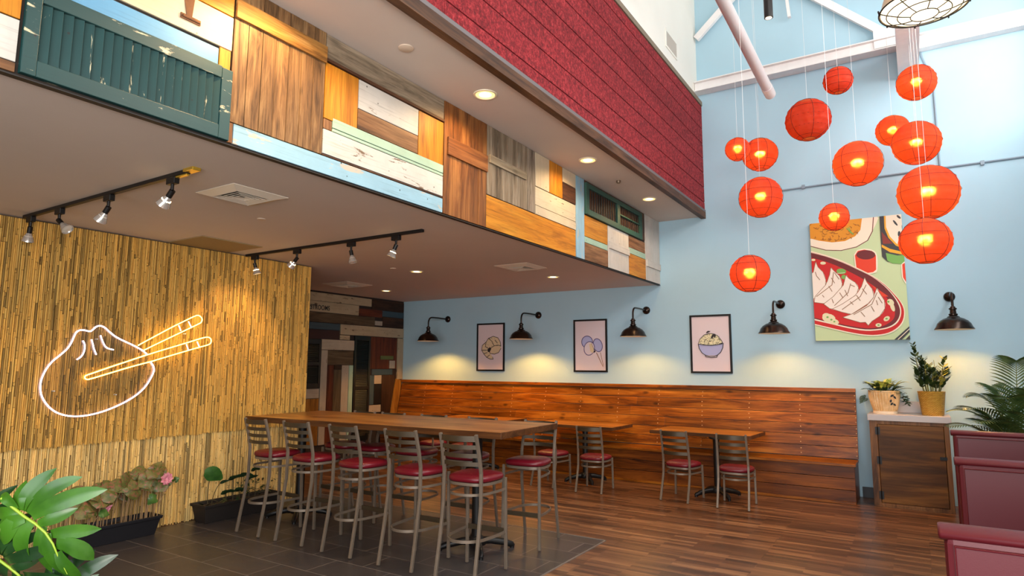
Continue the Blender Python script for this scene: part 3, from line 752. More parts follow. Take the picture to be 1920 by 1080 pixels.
# ------------------------------------------------------------------ cabinet with the two pots
def cabinet():
    t = thing('cabinet', 'stained plywood cabinet with white counter between bench and booths', 'cabinet', (-.13, 9.3, 0))
    m = wood('cabinet_frame', S(70, 40, 18), S(130, 84, 44), S(160, 110, 64), 2, 0.45, knots=0)
    m2 = wood('cabinet_plywood', S(34, 18, 4), S(92, 54, 16), S(140, 90, 34), 0, 0.5, scale=.5, knots=0.2)
    b = MB().box(-.535, -.455, 9.05, 9.07, .02, 1.02).box(.225, .275, 9.05, 9.07, .02, 1.02).box(-.455, .225, 9.05, 9.07, .98, 1.02).box(-.455, .225, 9.05, 9.07, .02, .05)
    b.box(-.535, -.515, 9.07, 9.585, .02, 1.02).box(.255, .275, 9.07, 9.585, .02, 1.02).box(-.515, .255, 9.565, 9.585, .02, 1.02).box(-.515, .255, 9.075, 9.565, .02, .04).box(-.535, .275, 9.055, 9.58, 0, .02)
    b.build('body', m, t, bevel=.002)
    d = MB().box(-.45, .22, 9.038, 9.06, .055, .976).build('door', m2, t, bevel=.003)
    for z in (.90, .55, .14):
        MB().box(-.475, -.425, 9.03, 9.05, z - .045, z + .045).tube([(-.45, 9.028, z - .045), (-.45, 9.028, z + .045)], .007, 8).build('hinge', BLACKM, d)
    MB().box(.165, .235, 9.026, 9.038, .60, .635).tube([(.185, 9.015, .617), (.185, 9.03, .617)], .008, 8).build('latch', BLACKM, d)
    MB().box(-.55, .30, 9.02, 9.59, 1.022, 1.098).build('counter', plain('white_laminate', S(186, 174, 168), 0.3), t, bevel=.004)
    MB().box(-.36, .18, 9.572, 9.592, 1.098, 1.24).build('backsplash', plain('white_laminate', S(186, 174, 168), 0.3), t, bevel=.003)
cabinet()

# ------------------------------------------------------------------ booths
def booth(label, x0, x1, y, top, face):
    t = thing('booth_bench', label, 'booth', ((x0 + x1) / 2, y, 0), group='burgundy vinyl booths')
    th = .13; b = MB()
    MB().box(x0 + .005, x1, y - th / 2, y + th / 2, .10, top - .032).build('back', BOOTHV, t, bevel=.025)
    prof = [(math.cos(a) * .074, math.sin(a) * .027) for a in [2 * math.pi * i / 16 for i in range(16)]]
    MB().tube([(x0 - .012, y, top - .027), (x0 - .004, y, top - .027), (x1, y, top - .027)], [.86, 1, 1], prof=prof, up=(0, 0, 1)).build('top_roll', BOOTHV, t, smooth=60)
    p = MB()
    for s in (-1, 1):
        yy = y + s * (th / 2 + .004)
        p.tube([(x0 + .034, yy, .12), (x0 + .034, yy, top - .062), (x1, yy, top - .062)], .005, 6)
    p.build('piping', BOOTHV, t, smooth=60)
    a, c = (y + th / 2, y + th / 2 + .46) if face > 0 else (y - th / 2 - .46, y - th / 2)
    MB().box(x0 + .02, x1, a + .015, c, .33, .47).build('seat', BOOTHV, t, bevel=.03)
    MB().box(x0 + .03, x1, min(a, y - th / 2 + .02), max(c, y + th / 2 - .02) - .03, 0, .12).build('plinth', BLACKP, t)
booth('burgundy vinyl booth in front of the palm, furthest from the camera', .235, 1.60, 7.14, 1.10, -1)
booth('burgundy vinyl booth in the middle of the three backs', .175, 1.60, 4.97, 1.10, 1)
booth('burgundy vinyl booth with wide top roll nearest the camera', .04, 1.60, 2.83, 1.10, -1)
# ------------------------------------------------------------------ drawn shapes of the art and the neon, millimetres from their centres
PAINT = [('p','cream',0,[(-585,513),(-363,432),(-175,409),(12,440),(145,514),(206,630),(235,871),(-563,973)]),('l','maroon',5,[(-585,513),(-363,426),(-175,403),(12,435),(147,510),(209,629),(238,871)]),('p','orange',0,[(-581,608),(-532,603),(-436,565),(-279,526),(-122,528),(4,582),(70,662),(109,887),(-563,973)]),('l','brownorange',3,[(-391,685),(-379,659),(-403,652)]),('l','brownorange',3,[(-156,779),(-119,773),(-109,750)]),('l','brownorange',3,[(-375,762),(-406,764),(-417,784)]),('l','brownorange',3,[(-39,663),(-50,646),(-73,653)]),('l','brownorange',3,[(-161,579),(-164,551),(-197,553)]),('l','brownorange',3,[(-129,776),(-153,760),(-181,776)]),('l','brownorange',3,[(-347,810),(-376,803),(-397,821)]),('l','brownorange',3,[(-112,571),(-137,549),(-172,564)]),('l','brownorange',3,[(-301,610),(-295,579),(-328,575)]),('l','brownorange',3,[(-10,754),(13,743),(10,728)]),('l','brownorange',3,[(35,665),(24,645),(-1,653)]),('l','brownorange',3,[(-229,707),(-215,682),(-237,674)]),('l','brownorange',3,[(-191,573),(-213,548),(-249,562)]),('l','brownorange',3,[(-131,751),(-167,741),(-193,764)]),('l','brownorange',3,[(-2,636),(-17,621),(-40,631)]),('l','brownorange',3,[(-43,639),(-30,624),(-42,615)]),('l','brownorange',3,[(-485,630),(-478,610),(-498,607)]),('l','brownorange',3,[(-361,625),(-382,619),(-397,633)]),('l','brownorange',3,[(-162,785),(-180,769),(-205,781)]),('l','brownorange',3,[(-238,554),(-226,538),(-239,530)]),('l','brownorange',3,[(-171,789),(-147,773),(-156,759)]),('l','brownorange',3,[(-166,757),(-129,749),(-122,726)]),('l','brownorange',3,[(-351,576),(-379,571),(-397,588)]),('l','brownorange',3,[(-259,677),(-274,654),(-305,664)]),('l','brownorange',3,[(-202,645),(-233,643),(-248,662)]),('l','brownorange',3,[(-279,628),(-259,611),(-270,599)]),('l','brownorange',3,[(41,643),(37,626),(17,629)]),('l','brownorange',3,[(-286,664),(-253,659),(-245,638)]),('l','brownorange',3,[(-152,780),(-164,758),(-193,767)]),('l','brownorange',3,[(-128,704),(-150,683),(-182,697)]),('l','brownorange',3,[(-516,823),(-538,797),(-577,812)]),('l','brownorange',3,[(-382,706),(-391,686),(-418,691)]),('l','brownorange',3,[(-313,735),(-301,709),(-324,702)]),('l','brownorange',3,[(-352,723),(-369,713),(-388,724)]),('l','brownorange',3,[(-198,616),(-184,597),(-199,589)]),('l','brownorange',3,[(-55,724),(-31,708),(-39,693)]),('l','brownorange',3,[(-114,765),(-100,744),(-117,736)]),('l','brownorange',3,[(-41,672),(-63,666),(-79,680)]),('l','brownorange',3,[(-334,652),(-363,646),(-382,664)]),('l','brownorange',3,[(-394,793),(-397,773),(-421,775)]),('l','brownorange',3,[(-61,575),(-39,562),(-46,548)]),('l','brownorange',3,[(-58,624),(-81,613),(-103,628)]),('l','brownorange',3,[(-453,756),(-476,745),(-498,759)]),('l','brownorange',3,[(-325,710),(-318,686),(-342,682)]),('l','brownorange',3,[(13,736),(52,731),(62,707)]),('l','brownorange',3,[(-280,571),(-305,568),(-319,584)]),('l','brownorange',3,[(-96,580),(-112,559),(-141,569)]),('l','brownorange',3,[(-358,733),(-341,719),(-349,708)]),('l','brownorange',3,[(-180,726),(-199,718),(-217,730)]),('l','brownorange',3,[(-4,634),(30,629),(39,607)]),('l','brownorange',3,[(-428,751),(-444,730),(-475,741)]),('l','brownorange',3,[(-292,575),(-302,554),(-329,561)]),('l','brownorange',3,[(-387,604),(-385,575),(-417,574)]),('l','brownorange',3,[(-319,765),(-324,735),(-359,739)]),('l','green',6,[(-89,698),(-17,610)]),('l','green',5,[(-65,713),(-47,631)]),('p','dark',0,[(301,863),(297,498),(301,274),(356,204),(469,171),(640,185),(678,815)]),('p','green',0,[(345,321),(356,218),(412,176),(511,161),(639,180),(645,277),(475,275)]),('p','yellow',0,[(304,401),(392,326),(533,280),(645,280),(648,314),(521,322),(394,372),(306,437)]),('p','brick',0,[(313,609),(387,497),(430,438),(319,444)]),('p','yellow',0,[(353,856),(349,648),(386,520),(462,409),(537,361),(663,342),(692,813)]),('p','cream',0,[(372,854),(368,663),(404,535),(470,436),(539,388),(665,372),(692,813)]),('p','dark',0,[(538,759),(532,757),(523,760),(513,768),(504,779),(497,790),(495,801),(497,808),(502,810),(511,807),(521,799),(530,788),(537,777),(539,766)]),('p','dark',0,[(499,668),(492,669),(483,677),(471,691),(461,709),(453,727),(450,740),(451,748),(458,747),(468,739),(479,724),(489,706),(497,689),(500,675)]),('p','dark',0,[(525,556),(522,540),(517,528),(511,521),(504,522),(498,530),(494,543),(494,560),(496,576),(501,588),(508,595),(515,594),(521,586),(524,573)]),('p','dark',0,[(563,626),(564,604),(563,586),(560,576),(555,575),(551,585),(546,602),(544,624),(543,646),(544,664),(547,674),(551,675),(556,665),(560,648)]),('p','cream',0,[(-25,329),(-14,136),(30,86),(111,57),(194,63),(236,101),(244,300),(196,373),(101,400),(17,390)]),('p','redorange',0,[(-13,319),(-4,144),(39,97),(112,71),(187,77),(223,109),(231,298),(188,362),(100,388),(24,377)]),('p','maroon',0,[(225,307),(219,288),(202,272),(177,261),(146,254),(112,254),(78,260),(47,272),(24,288),(9,307),(4,327),(11,346),(28,362),(53,373),(85,379),(119,379),(153,373),(183,361),(206,345),(221,326)]),('p','cream',0,[(506,154),(505,-14),(538,-97),(607,-118),(626,195),(549,193)]),('p','redorange',0,[(519,153),(518,-15),(549,-84),(608,-101),(625,178),(558,179)]),('p','cream',0,[(-600,450),(-373,360),(-169,260),(12,145),(174,35),(316,-98),(425,-244),(491,-359),(513,-462),(492,-581),(429,-673),(323,-738),(189,-765),(39,-758),(-143,-719),(-344,-660),(-648,-570)]),('p','red',0,[(-589,430),(-367,343),(-168,245),(10,134),(169,27),(309,-102),(416,-244),(480,-356),(502,-456),(481,-571),(419,-660),(316,-724),(184,-750),(37,-743),(-141,-705),(-339,-648),(-637,-559)]),('p','cream',0,[(-590,426),(-367,341),(-168,242),(10,131),(169,24),(305,-109),(404,-246),(462,-371),(470,-480),(428,-591),(340,-658),(217,-688),(55,-694),(-139,-655),(-336,-597),(-634,-510)]),('p','maroon',0,[(-590,421),(-368,337),(-168,236),(10,125),(169,18),(301,-115),(395,-251),(450,-379),(457,-479),(417,-577),(335,-643),(217,-673),(56,-677),(-138,-638),(-335,-580),(-633,-489)]),('p','red',0,[(-593,350),(-371,266),(-172,157),(5,39),(149,-75),(274,-202),(353,-324),(398,-427),(392,-527),(338,-591),(233,-647),(71,-661),(-122,-624),(-335,-566),(-633,-474)]),('p','redorange',0,[(163,-93),(274,-193),(343,-256),(271,-252),(203,-163)]),('p','pale',0,[(-292,-531),(-305,-554),(-331,-569),(-365,-573),(-401,-565),(-430,-546),(-448,-521),(-451,-494),(-438,-470),(-411,-455),(-377,-451),(-341,-460),(-312,-479),(-294,-504)]),('p','pale',0,[(-252,-581),(-262,-595),(-283,-602),(-308,-602),(-335,-593),(-356,-578),(-369,-559),(-370,-541),(-360,-527),(-339,-520),(-314,-521),(-287,-530),(-266,-545),(-253,-564)]),('p','pale',0,[(-354,-481),(-359,-498),(-373,-511),(-392,-518),(-413,-517),(-432,-509),(-444,-495),(-448,-478),(-443,-461),(-429,-448),(-409,-442),(-388,-443),(-370,-451),(-358,-465)]),('p','pale',0,[(391,-367),(378,-376),(361,-377),(344,-369),(330,-354),(322,-335),(322,-315),(329,-299),(343,-289),(360,-289),(377,-296),(390,-312),(398,-331),(398,-351)]),('p','pale',0,[(400,-384),(404,-411),(404,-435),(398,-450),(388,-453),(376,-445),(365,-426),(356,-401),(352,-374),(353,-350),(359,-335),(368,-332),(380,-340),(391,-359)]),('p','pale',0,[(338,-523),(340,-537),(334,-551),(323,-565),(308,-574),(293,-577),(279,-574),(271,-564),(269,-551),(275,-536),(286,-522),(301,-513),(317,-510),(330,-514)]),('p','pale',0,[(243,-625),(239,-636),(229,-645),(215,-649),(199,-649),(186,-643),(176,-634),(174,-623),(178,-612),(188,-604),(202,-599),(218,-600),(231,-605),(241,-614)]),('p','pale',0,[(-369,244),(-373,235),(-383,229),(-397,226),(-413,227),(-427,232),(-436,241),(-439,250),(-435,259),(-425,266),(-411,269),(-395,267),(-381,262),(-372,254)]),('p','pale',0,[(-496,300),(-499,293),(-507,288),(-517,286),(-529,287),(-539,291),(-546,297),(-548,304),(-545,311),(-538,316),(-527,318),(-516,317),(-505,313),(-499,307)]),('p','green',0,[(-372,-498),(-374,-504),(-378,-508),(-383,-510),(-390,-510),(-395,-507),(-399,-503),(-400,-497),(-399,-492),(-394,-488),(-389,-486),(-382,-486),(-377,-488),(-373,-493)]),('p','green',0,[(-327,-535),(-328,-540),(-333,-544),(-338,-546),(-345,-546),(-350,-544),(-354,-539),(-355,-534),(-353,-529),(-349,-524),(-343,-522),(-337,-523),(-332,-525),(-328,-529)]),('p','green',0,[(-294,-562),(-295,-567),(-299,-570),(-304,-572),(-310,-572),(-314,-570),(-318,-566),(-319,-561),(-317,-557),(-314,-553),(-309,-551),(-303,-552),(-298,-554),(-295,-557)]),('p','green',0,[(349,-324),(348,-330),(344,-334),(338,-337),(333,-336),(328,-333),(324,-329),(323,-323),(325,-317),(329,-312),(334,-310),(340,-310),(345,-313),(348,-318)]),('p','green',0,[(318,-544),(316,-549),(312,-553),(306,-555),(299,-555),(294,-552),(290,-548),(289,-543),(290,-538),(295,-534),(301,-532),(307,-532),(313,-535),(316,-539)]),('p','green',0,[(222,-625),(220,-629),(216,-632),(211,-634),(205,-634),(200,-632),(197,-628),(195,-624),(197,-620),(201,-616),(206,-614),(212,-615),(217,-617),(221,-620)]),('p','green',0,[(-129,106),(-137,90),(-155,80),(-179,77),(-205,81),(-227,93),(-242,109),(-245,126),(-237,142),(-219,153),(-195,156),(-169,151),(-147,140),(-133,123)]),('p','green',0,[(-129,35),(-133,22),(-142,12),(-155,7),(-169,8),(-181,15),(-189,26),(-191,39),(-187,52),(-178,61),(-166,66),(-152,65),(-140,59),(-132,48)]),('l','cream',3,[(-238,92),(-145,94)]),('p','dumpling',0,[(-606,83),(-530,132),(-496,273),(-468,195),(-410,123),(-381,14),(-394,-101),(-473,-176),(-537,-235),(-622,-257)]),('l','tan',3,[(-606,83),(-530,132),(-496,273),(-468,195),(-410,123),(-381,14),(-394,-101),(-473,-176),(-537,-235),(-622,-257),(-606,83)]),('p','dumpling',0,[(-540,-288),(-526,-209),(-387,-57),(-330,81),(-312,177),(-271,126),(-209,54),(-183,-53),(-209,-147),(-299,-247),(-424,-311)]),('l','tan',3,[(-540,-288),(-526,-209),(-387,-57),(-330,81),(-312,177),(-271,126),(-209,54),(-183,-53),(-209,-147),(-299,-247),(-424,-311),(-540,-288)]),('p','dumpling',0,[(-424,-317),(-301,-221),(-172,-74),(-134,58),(-100,12),(-30,-45),(7,-117),(-20,-205),(-131,-289),(-261,-401),(-353,-383)]),('l','tan',3,[(-424,-317),(-301,-221),(-172,-74),(-134,58),(-100,12),(-30,-45),(7,-117),(-20,-205),(-131,-289),(-261,-401),(-353,-383),(-424,-317)]),('p','dumpling',0,[(-322,-390),(-198,-328),(-39,-222),(42,-106),(83,11),(108,-55),(163,-144),(179,-251),(107,-336),(-33,-429),(-95,-471),(-204,-439)]),('l','tan',3,[(-322,-390),(-198,-328),(-39,-222),(42,-106),(83,11),(108,-55),(163,-144),(179,-251),(107,-336),(-33,-429),(-95,-471),(-204,-439),(-322,-390)]),('p','dumpling',0,[(-204,-508),(-67,-458),(88,-362),(167,-267),(215,-137),(247,-209),(293,-304),(294,-409),(230,-507),(138,-571),(91,-626),(61,-582),(1,-584),(-102,-546)]),('l','tan',3,[(-204,-508),(-67,-458),(88,-362),(167,-267),(215,-137),(247,-209),(293,-304),(294,-409),(230,-507),(138,-571),(91,-626),(61,-582),(1,-584),(-102,-546),(-204,-508)]),('l','tan',4,[(-506,130),(-493,75),(-455,19)]),('l','tan',4,[(-312,35),(-276,-38)]),('l','tan',4,[(-269,103),(-219,11)]),('l','tan',4,[(-349,-77),(-313,-150)]),('l','tan',4,[(-434,-196),(-415,-224)]),('l','tan',4,[(-507,-210),(-309,-62),(-281,113)]),('l','tan',4,[(-157,-142),(-128,-222)]),('l','tan',4,[(-85,-77),(-40,-100)]),('l','tan',4,[(-221,-173),(-186,-245)]),('l','tan',4,[(-319,-255),(-303,-309)]),('l','tan',4,[(-292,-344),(-121,-179),(-84,-59)]),('l','tan',4,[(51,-137),(96,-212)]),('l','tan',4,[(-24,-219),(17,-293)]),('l','tan',4,[(-101,-301),(-69,-341)]),('l','tan',4,[(-202,-401),(20,-239),(96,-88)]),('l','tan',4,[(227,-258),(266,-337)]),('l','tan',4,[(202,-300),(214,-360)]),('l','tan',4,[(139,-373),(169,-442)]),('l','tan',4,[(16,-444),(58,-506)]),('l','tan',4,[(-68,-475),(148,-348),(215,-198)]),('p','dark',0,[(340,-849),(591,-608),(586,-678),(425,-851)]),('p','dark',0,[(464,-851),(584,-722),(576,-853)]),('l','cream',4,[(380,-850),(589,-641)])]
NEON = {'outline':[(408,194),(360,232),(272,278),(155,329),(91,362),(39,401),(-12,443),(-54,457),(-88,443),(-113,416),(-137,399),(-183,408),(-222,406),(-251,384),(-267,343),(-285,287),(-313,232),(-362,176),(-421,116),(-462,51),(-490,-25),(-498,-95),(-488,-165),(-459,-230),(-413,-291),(-351,-341),(-274,-372),(-186,-385),(-86,-380),(28,-356),(143,-315),(250,-263),(347,-198),(419,-122),(466,-36),(487,31),(477,78),(452,111)],'pleat':[[(-190,309),(-173,279),(-169,229),(-179,186),(-199,155),(-226,134)],[(-117,324),(-102,281),(-87,232),(-64,182)],[(-41,365),(-24,322),(2,272),(33,245),(86,232)]],'stick_a':[(308,281),(436,360),(633,479),(772,557),(886,618),(929,621),(961,591),(955,554),(923,531),(779,454),(573,345),(442,275),(366,233)],'stick_b':[(447,122),(262,70),(82,13),(-90,-42),(-130,-49),(-150,-35),(-144,-15),(-94,5),(77,70),(258,136),(409,191),(580,249),(789,318),(964,377),(1040,394),(1076,378),(1083,342),(1054,312),(911,269),(655,189),(447,122)],'bands':[[(706,504),(733,449)],[(809,552),(843,495)],[(804,308),(830,248)],[(921,341),(953,280)]]}
SHR = [[(-198,-51),(-186,36),(-101,99),(-49,164),(56,199),(160,170),(212,94),(226,19),(174,36),(84,27),(6,-10),(-33,-74),(-6,-112),(85,-124),(176,-97),(226,-23)],[(-198,-51),(-151,-117),(-84,-182),(-5,-214),(60,-214),(47,-177)],[(-101,99),(-113,13),(-46,-20)],[(-49,164),(31,108),(71,32)],[(-198,-51),(-86,-52)],[(-151,-117),(-72,-96)],[(-84,-182),(-19,-139)],[(96,129),(148,74)]]
SHRB = [(-72,-42),(-20,1),(19,-21),(-19,-91),(-59,-80)]
MOC = [[(42,65),(38,37),(26,12),(7,-9),(-17,-23),(-44,-31),(-73,-31),(-100,-22),(-124,-7),(-143,14),(-154,40),(-158,68),(-154,96),(-142,121),(-123,142),(-98,157),(-71,164),(-42,164),(-15,155),(8,140),(27,118),(38,93)],[(213,28),(218,-3),(216,-32),(208,-58),(194,-79),(176,-92),(154,-97),(130,-94),(107,-82),(86,-62),(69,-37),(58,-8),(52,22),(54,52),(62,78),(76,99),(95,112),(117,117),(141,113),(164,101),(184,82),(201,57)],[(74,-58),(64,-88),(47,-115),(25,-136),(-1,-149),(-28,-154),(-55,-149),(-78,-136),(-97,-115),(-110,-89),(-115,-58),(-113,-26),(-102,5),(-85,32),(-63,52),(-37,66),(-9,70),(17,65),(41,52),(60,31),(72,4),(77,-26)],[(-20,27),(23,46),(70,-72),(43,-121),(0,-91)],[(76,-72),(97,-82),(91,-102),(59,-121)],[(107,-111),(226,-343)],[(182,-112),(232,-324)],[(118,-121),(180,-247),(221,-334)]]
BOWL = [[(-182,5),(-169,-62),(-128,-130),(-77,-164),(-25,-178),(50,-177),(93,-165),(146,-122),(178,-57),(187,9),(112,-7),(9,-17),(-96,-11)],[(-177,15),(-150,82),(-91,138),(-14,161),(43,155),(108,125),(161,57),(178,19),(112,-7),(9,-15),(-96,-8)],[(-82,-164),(-73,-186),(3,-199),(87,-193),(98,-165)],[(8,98),(33,145),(71,154),(84,135),(73,87),(51,121),(26,83)],[(-61,176),(-32,200),(11,194),(-13,180),(-47,166)]]
def smooth_path(pts, sub=4, closed=False):
    P = [Vector(p) for p in pts]; out = []; n = len(P)
    for i in range(n if closed else n - 1):
        p0 = P[(i - 1) % n] if closed or i > 0 else P[0]; p1 = P[i]; p2 = P[(i + 1) % n]; p3 = P[(i + 2) % n] if closed or i + 2 < n else P[-1]
        for k in range(sub):
            t = k / sub
            out.append(0.5 * ((2 * p1) + (p2 - p0) * t + (2 * p0 - 5 * p1 + 4 * p2 - p3) * t * t + (3 * p1 - p0 - 3 * p2 + p3) * t ** 3))
    if not closed: out.append(P[-1])
    return out
# ------------------------------------------------------------------ neon sign: clear sheet, glowing tubes
def neon():
    X = -6.575; cy, cz = 3.04, 1.56
    t = thing('neon_sign', 'glowing neon dumpling with yellow chopsticks mounted on the reed screen', 'neon sign', (X, cy, cz))
    w3 = lambda pts, dx=0.0: [(X + dx, cy + a / 1000, cz + b / 1000) for a, b in pts]
    m, nt, b = new_mat('clear_acrylic')
    out = nt.nodes['Material Output']; gl = N(nt, 'ShaderNodeBsdfGlossy'); gl.inputs['Roughness'].default_value = 0.08
    tr = N(nt, 'ShaderNodeBsdfTransparent'); mx = N(nt, 'ShaderNodeMixShader'); fr = N(nt, 'ShaderNodeFresnel'); fr.inputs[0].default_value = 1.45
    nt.links.new(fr.outputs[0], mx.inputs[0]); nt.links.new(tr.outputs[0], mx.inputs[1]); nt.links.new(gl.outputs[0], mx.inputs[2]); nt.links.new(mx.outputs[0], out.inputs[0])
    NV = {k: ([smooth_path([(a, c, 0) for a, c in q]) for q in v] if k == 'pleat' else v) for k, v in NEON.items()}
    ol = [p for p in smooth_path([(a, c, 0) for a, c in NEON['outline']])]
    cen = Vector((-40, 0, 0)); sheet = [cen + (p - cen) * 1.05 for p in ol[:-2]]
    f = [w3([(p.x, p.y) for p in sheet], dx) for dx in (0.0, .005)]
    mb = MB(); mb.loops(f); mb.build('acrylic_sheet', m, t)
    white = glow('neon_white', (1.0, 0.76, 0.98, 1), 4.5); yellow = glow('neon_yellow', (1.0, 0.58, 0.06, 1), 9.0); pale = glow('neon_lilac', (0.85, 0.8, 1.0, 1), 1.6)
    MB().tube(w3([(p.x, p.y) for p in ol], .016), .0062, 8).build('dumpling_tube', white, t, smooth=60)
    for q in NV['pleat']: MB().tube(w3([(p.x, p.y) for p in q], .016), .0058, 8).build('pleat_tube', white, t, smooth=60)
    for k in ('stick_a', 'stick_b'):
        q = smooth_path([(a, c, 0) for a, c in NEON[k]], 3)
        MB().tube(w3([(p.x, p.y) for p in q], .024), .0054, 8).build('chopstick_tube', yellow, t, smooth=60)
    for q in NEON['bands']: MB().tube(w3(q, .026), .006, 8).build('band_tube', pale, t)
    s = MB()
    for a, c in ((-380, -150), (150, -200), (-60, 330), (800, 420)): s.tube([(X - .04, cy + a / 1000, cz + c / 1000), (X + .004, cy + a / 1000, cz + c / 1000)], .006, 8)
    s.build('standoff', STEELW, t)
neon()

# ------------------------------------------------------------------ ceiling fittings
GLASSY = plain('reflector_glass', S(205, 198, 190), 0.15, 0.6)
def track(label, y, x0, x1, heads, gold):
    t = thing('track_light', label, 'track light', ((x0 + x1) / 2, y, ZL))
    MB().box(x0, x1, y - .018, y + .018, ZL - .028, ZL).build('rail', BLACKM, t, bevel=.003)
    if gold: MB().box(x1 - .015, x1 + .10, y - .03, y + .03, ZL - .022, ZL - .0).box(x1 - .13, x1 - .0, y - .013, y + .013, ZL - .04, ZL - .028).build('power_feed', plain('brass', S(212, 178, 70), 0.3, 0.8), t, bevel=.004)
    for (x, d, lit, pw) in heads:
        d = Vector(d).normalized()
        h = MB().box(x - .05, x + .05, y - .02, y + .02, ZL - .075, ZL - .028).tube([(x, y, ZL - .07), (x, y, ZL - .115)], .012, 8)
        ho = h.build('lamp_holder', BLACKM, t, bevel=.004)
        p = Vector((x, y, ZL - .125)); M = d.to_track_quat('Z', 'Y').to_matrix()
        ho2 = MB().tube([p - d * .01, p + d * .045], .020, 10).build('socket', BLACKM, t, smooth=50)
        MB().open_lathe([(.014, .035), (.020, .05), (.036, .085), (.046, .115), (.047, .12), (.044, .119), (.034, .088), (.018, .055)], p, 20, M).build('reflector', GLASSY, t, smooth=60)
        MB().lathe([(0, .112), (.030, .110), (.042, .108), (.03, .07), (0, .06)], p, 16, M).build('bulb', glow('spot_bulb_lit', (1.0, 0.72, 0.36, 1), 26) if lit else plain('spot_bulb_off', S(214, 204, 190), 0.1), t, smooth=60)
        if lit: lamp_light('SPOT', 'spot_glow', p + d * .13, pw, WARM, p + d, 75, 0.7, 0.04, t)
track('black track light nearest the camera with one bulb lit at its brass end', 2.29, -6.53, -4.02, [(-6.40, (-.35, .05, -1), 0, 0), (-5.86, (.75, .3, -.7), 0, 0), (-5.06, (-.6, -.15, -.8), 0, 0), (-4.20, (-.75, -.1, -.8), 1, 60)], True)
track('black track light further back with three glowing bulbs', 4.52, -6.58, -3.88, [(-6.42, (.15, .25, -1), 1, 6), (-5.68, (-.75, -.1, -.75), 1, 45), (-4.84, (.2, .1, -1), 0, 0), (-4.22, (-.35, -.2, -1), 1, 45)], False)
def downlight(label, x, y, z, r, power, angle=110, group='recessed round downlights'):
    t = thing('downlight', label, 'downlight', (x, y, z), group=group)
    MB().lathe([(r + .018, z), (r + .016, z - .007), (r + .002, z - .009), (r - .004, z - .003), (r - .004, z)], (x, y, 0), 32, closed=True).build('trim_ring', plain('cream_trim', S(232, 220, 190), 0.4), t, smooth=50)
    MB().open_lathe([(r - .004, z - .004), (r * .62, z - .0035)], (x, y, 0), 32).build('gold_reflector', glow('gold_reflector', (1.0, 0.60, 0.14, 1), 1.5), t, recalc=False)
    MB().lathe([(0, z - .0045), (r * .62, z - .004), (r * .62, z - .001), (0, z - .001)], (x, y, 0), 24).build('lens', glow('downlight_lens', (1.0, 0.84, 0.5, 1), 4.5), t)
    lamp_light('SPOT', 'downlight_beam', (x, y, z - .02), power, WARM, (x, y, 0), angle, 0.5, r * .7, t)
downlight('glowing gold downlight in the upper ceiling, the largest of the row', -2.965, 4.22, ZU, .085, 34, 165)
downlight('round downlight in the upper ceiling strip, middle of the row', -2.97, 6.24, ZU, .085, 26, 165)
downlight('round downlight in the upper ceiling strip nearest the blue wall', -2.97, 8.18, ZU, .085, 22, 165)
downlight('upper ceiling downlight directly over the weathered brown plank shutter', -2.95, 2.28, ZU, .085, 90, 165)
downlight('low ceiling downlight above the bench end of the tall table', -5.73, 6.56, ZL, .075, 40, 130)
downlight('low ceiling downlight closest to the soffit corner and blue wall', -4.36, 7.96, ZL, .075, 40, 130)
downlight('low ceiling downlight beside the restroom wall collage', -7.67, 8.0, ZL, .075, 5, 130)
def disc(name, label, cat, x, y, z, r, h, mat):
    tag(MB().lathe([(r, z), (r, z - h * .6), (r * .8, z - h), (0, z - h)], (x, y, 0), 24).build(name, mat, smooth=40), label, cat)
CT = plain('ceiling_fitting', S(206, 186, 166), 0.5)
disc('smoke_detector', 'flat round cream cover in the upper ceiling strip', 'smoke detector', -3.0, 3.26, ZU, .055, .012, CT)
disc('sprinkler_head', 'small dark sprinkler in the upper ceiling strip between two downlights', 'sprinkler', -2.99, 7.16, ZU, .028, .03, plain('sprinkler_metal', S(130, 110, 92), 0.4, 0.6))
disc('sprinkler_head', 'small round ceiling disc beside the low downlight over the tall table', 'sprinkler', -5.81, 6.18, ZL, .04, .012, CT)
disc('sprinkler_head', 'tiny flush ceiling disc behind the square air vent nearest the camera', 'sprinkler', -4.84, 3.45, ZL, .035, .008, CT)
VENTM = plain('vent_enamel', S(214, 202, 184), 0.45)
def vent(label, x, y, s, z=ZL, n=4, rz=0):
    t = thing('ceiling_vent', label, 'vent', (x, y, z), group='square ceiling air vents')
    h = s / 2
    def ring(mb, a, b2, z0, z1):
        A = [(x + sx * a, y + sy * a, z0) for sx, sy in ((-1, -1), (1, -1), (1, 1), (-1, 1))]; B2 = [(x + sx * b2, y + sy * b2, z1) for sx, sy in ((-1, -1), (1, -1), (1, 1), (-1, 1))]
        A2 = [(p[0], p[1], p[2] + .004) for p in A]; B3 = [(p[0], p[1], p[2] + .004) for p in B2]
        mb.loops([A, B2, B3, A2, A], cap=False)
    f = MB(); ring(f, h, h * .66, z - .006, z - .03); f.build('frame', VENTM, t)
    MB().box(x - h * .7, x + h * .7, y - h * .7, y + h * .7, z - .005, z - .001).build('duct_opening', plain('vent_dark', S(44, 36, 28), 0.9), t)
    for i in range(n):
        a = h * (.58 - .13 * i); mb = MB(); ring(mb, a + .012, max(.01, a - .014), z - .03, z - .014 ); mb.build('louver', VENTM, t)
vent('square louvered air vent between the two track lights, nearest the camera', -4.27, 2.87, .47)
vent('square air vent near the soffit edge above the tall table', -4.27, 6.92, .5)
vent('square air vent in front of the restroom wall collage', -7.60, 7.05, .55)
tag(MB().box(-6.60, -5.98, 3.60, 4.30, ZL - .010, ZL).build('ceiling_panel', plain('tan_panel', S(150, 130, 92), 0.7), bevel=.003), 'flat tan square panel on the low ceiling beside the reed screen', 'ceiling panel')
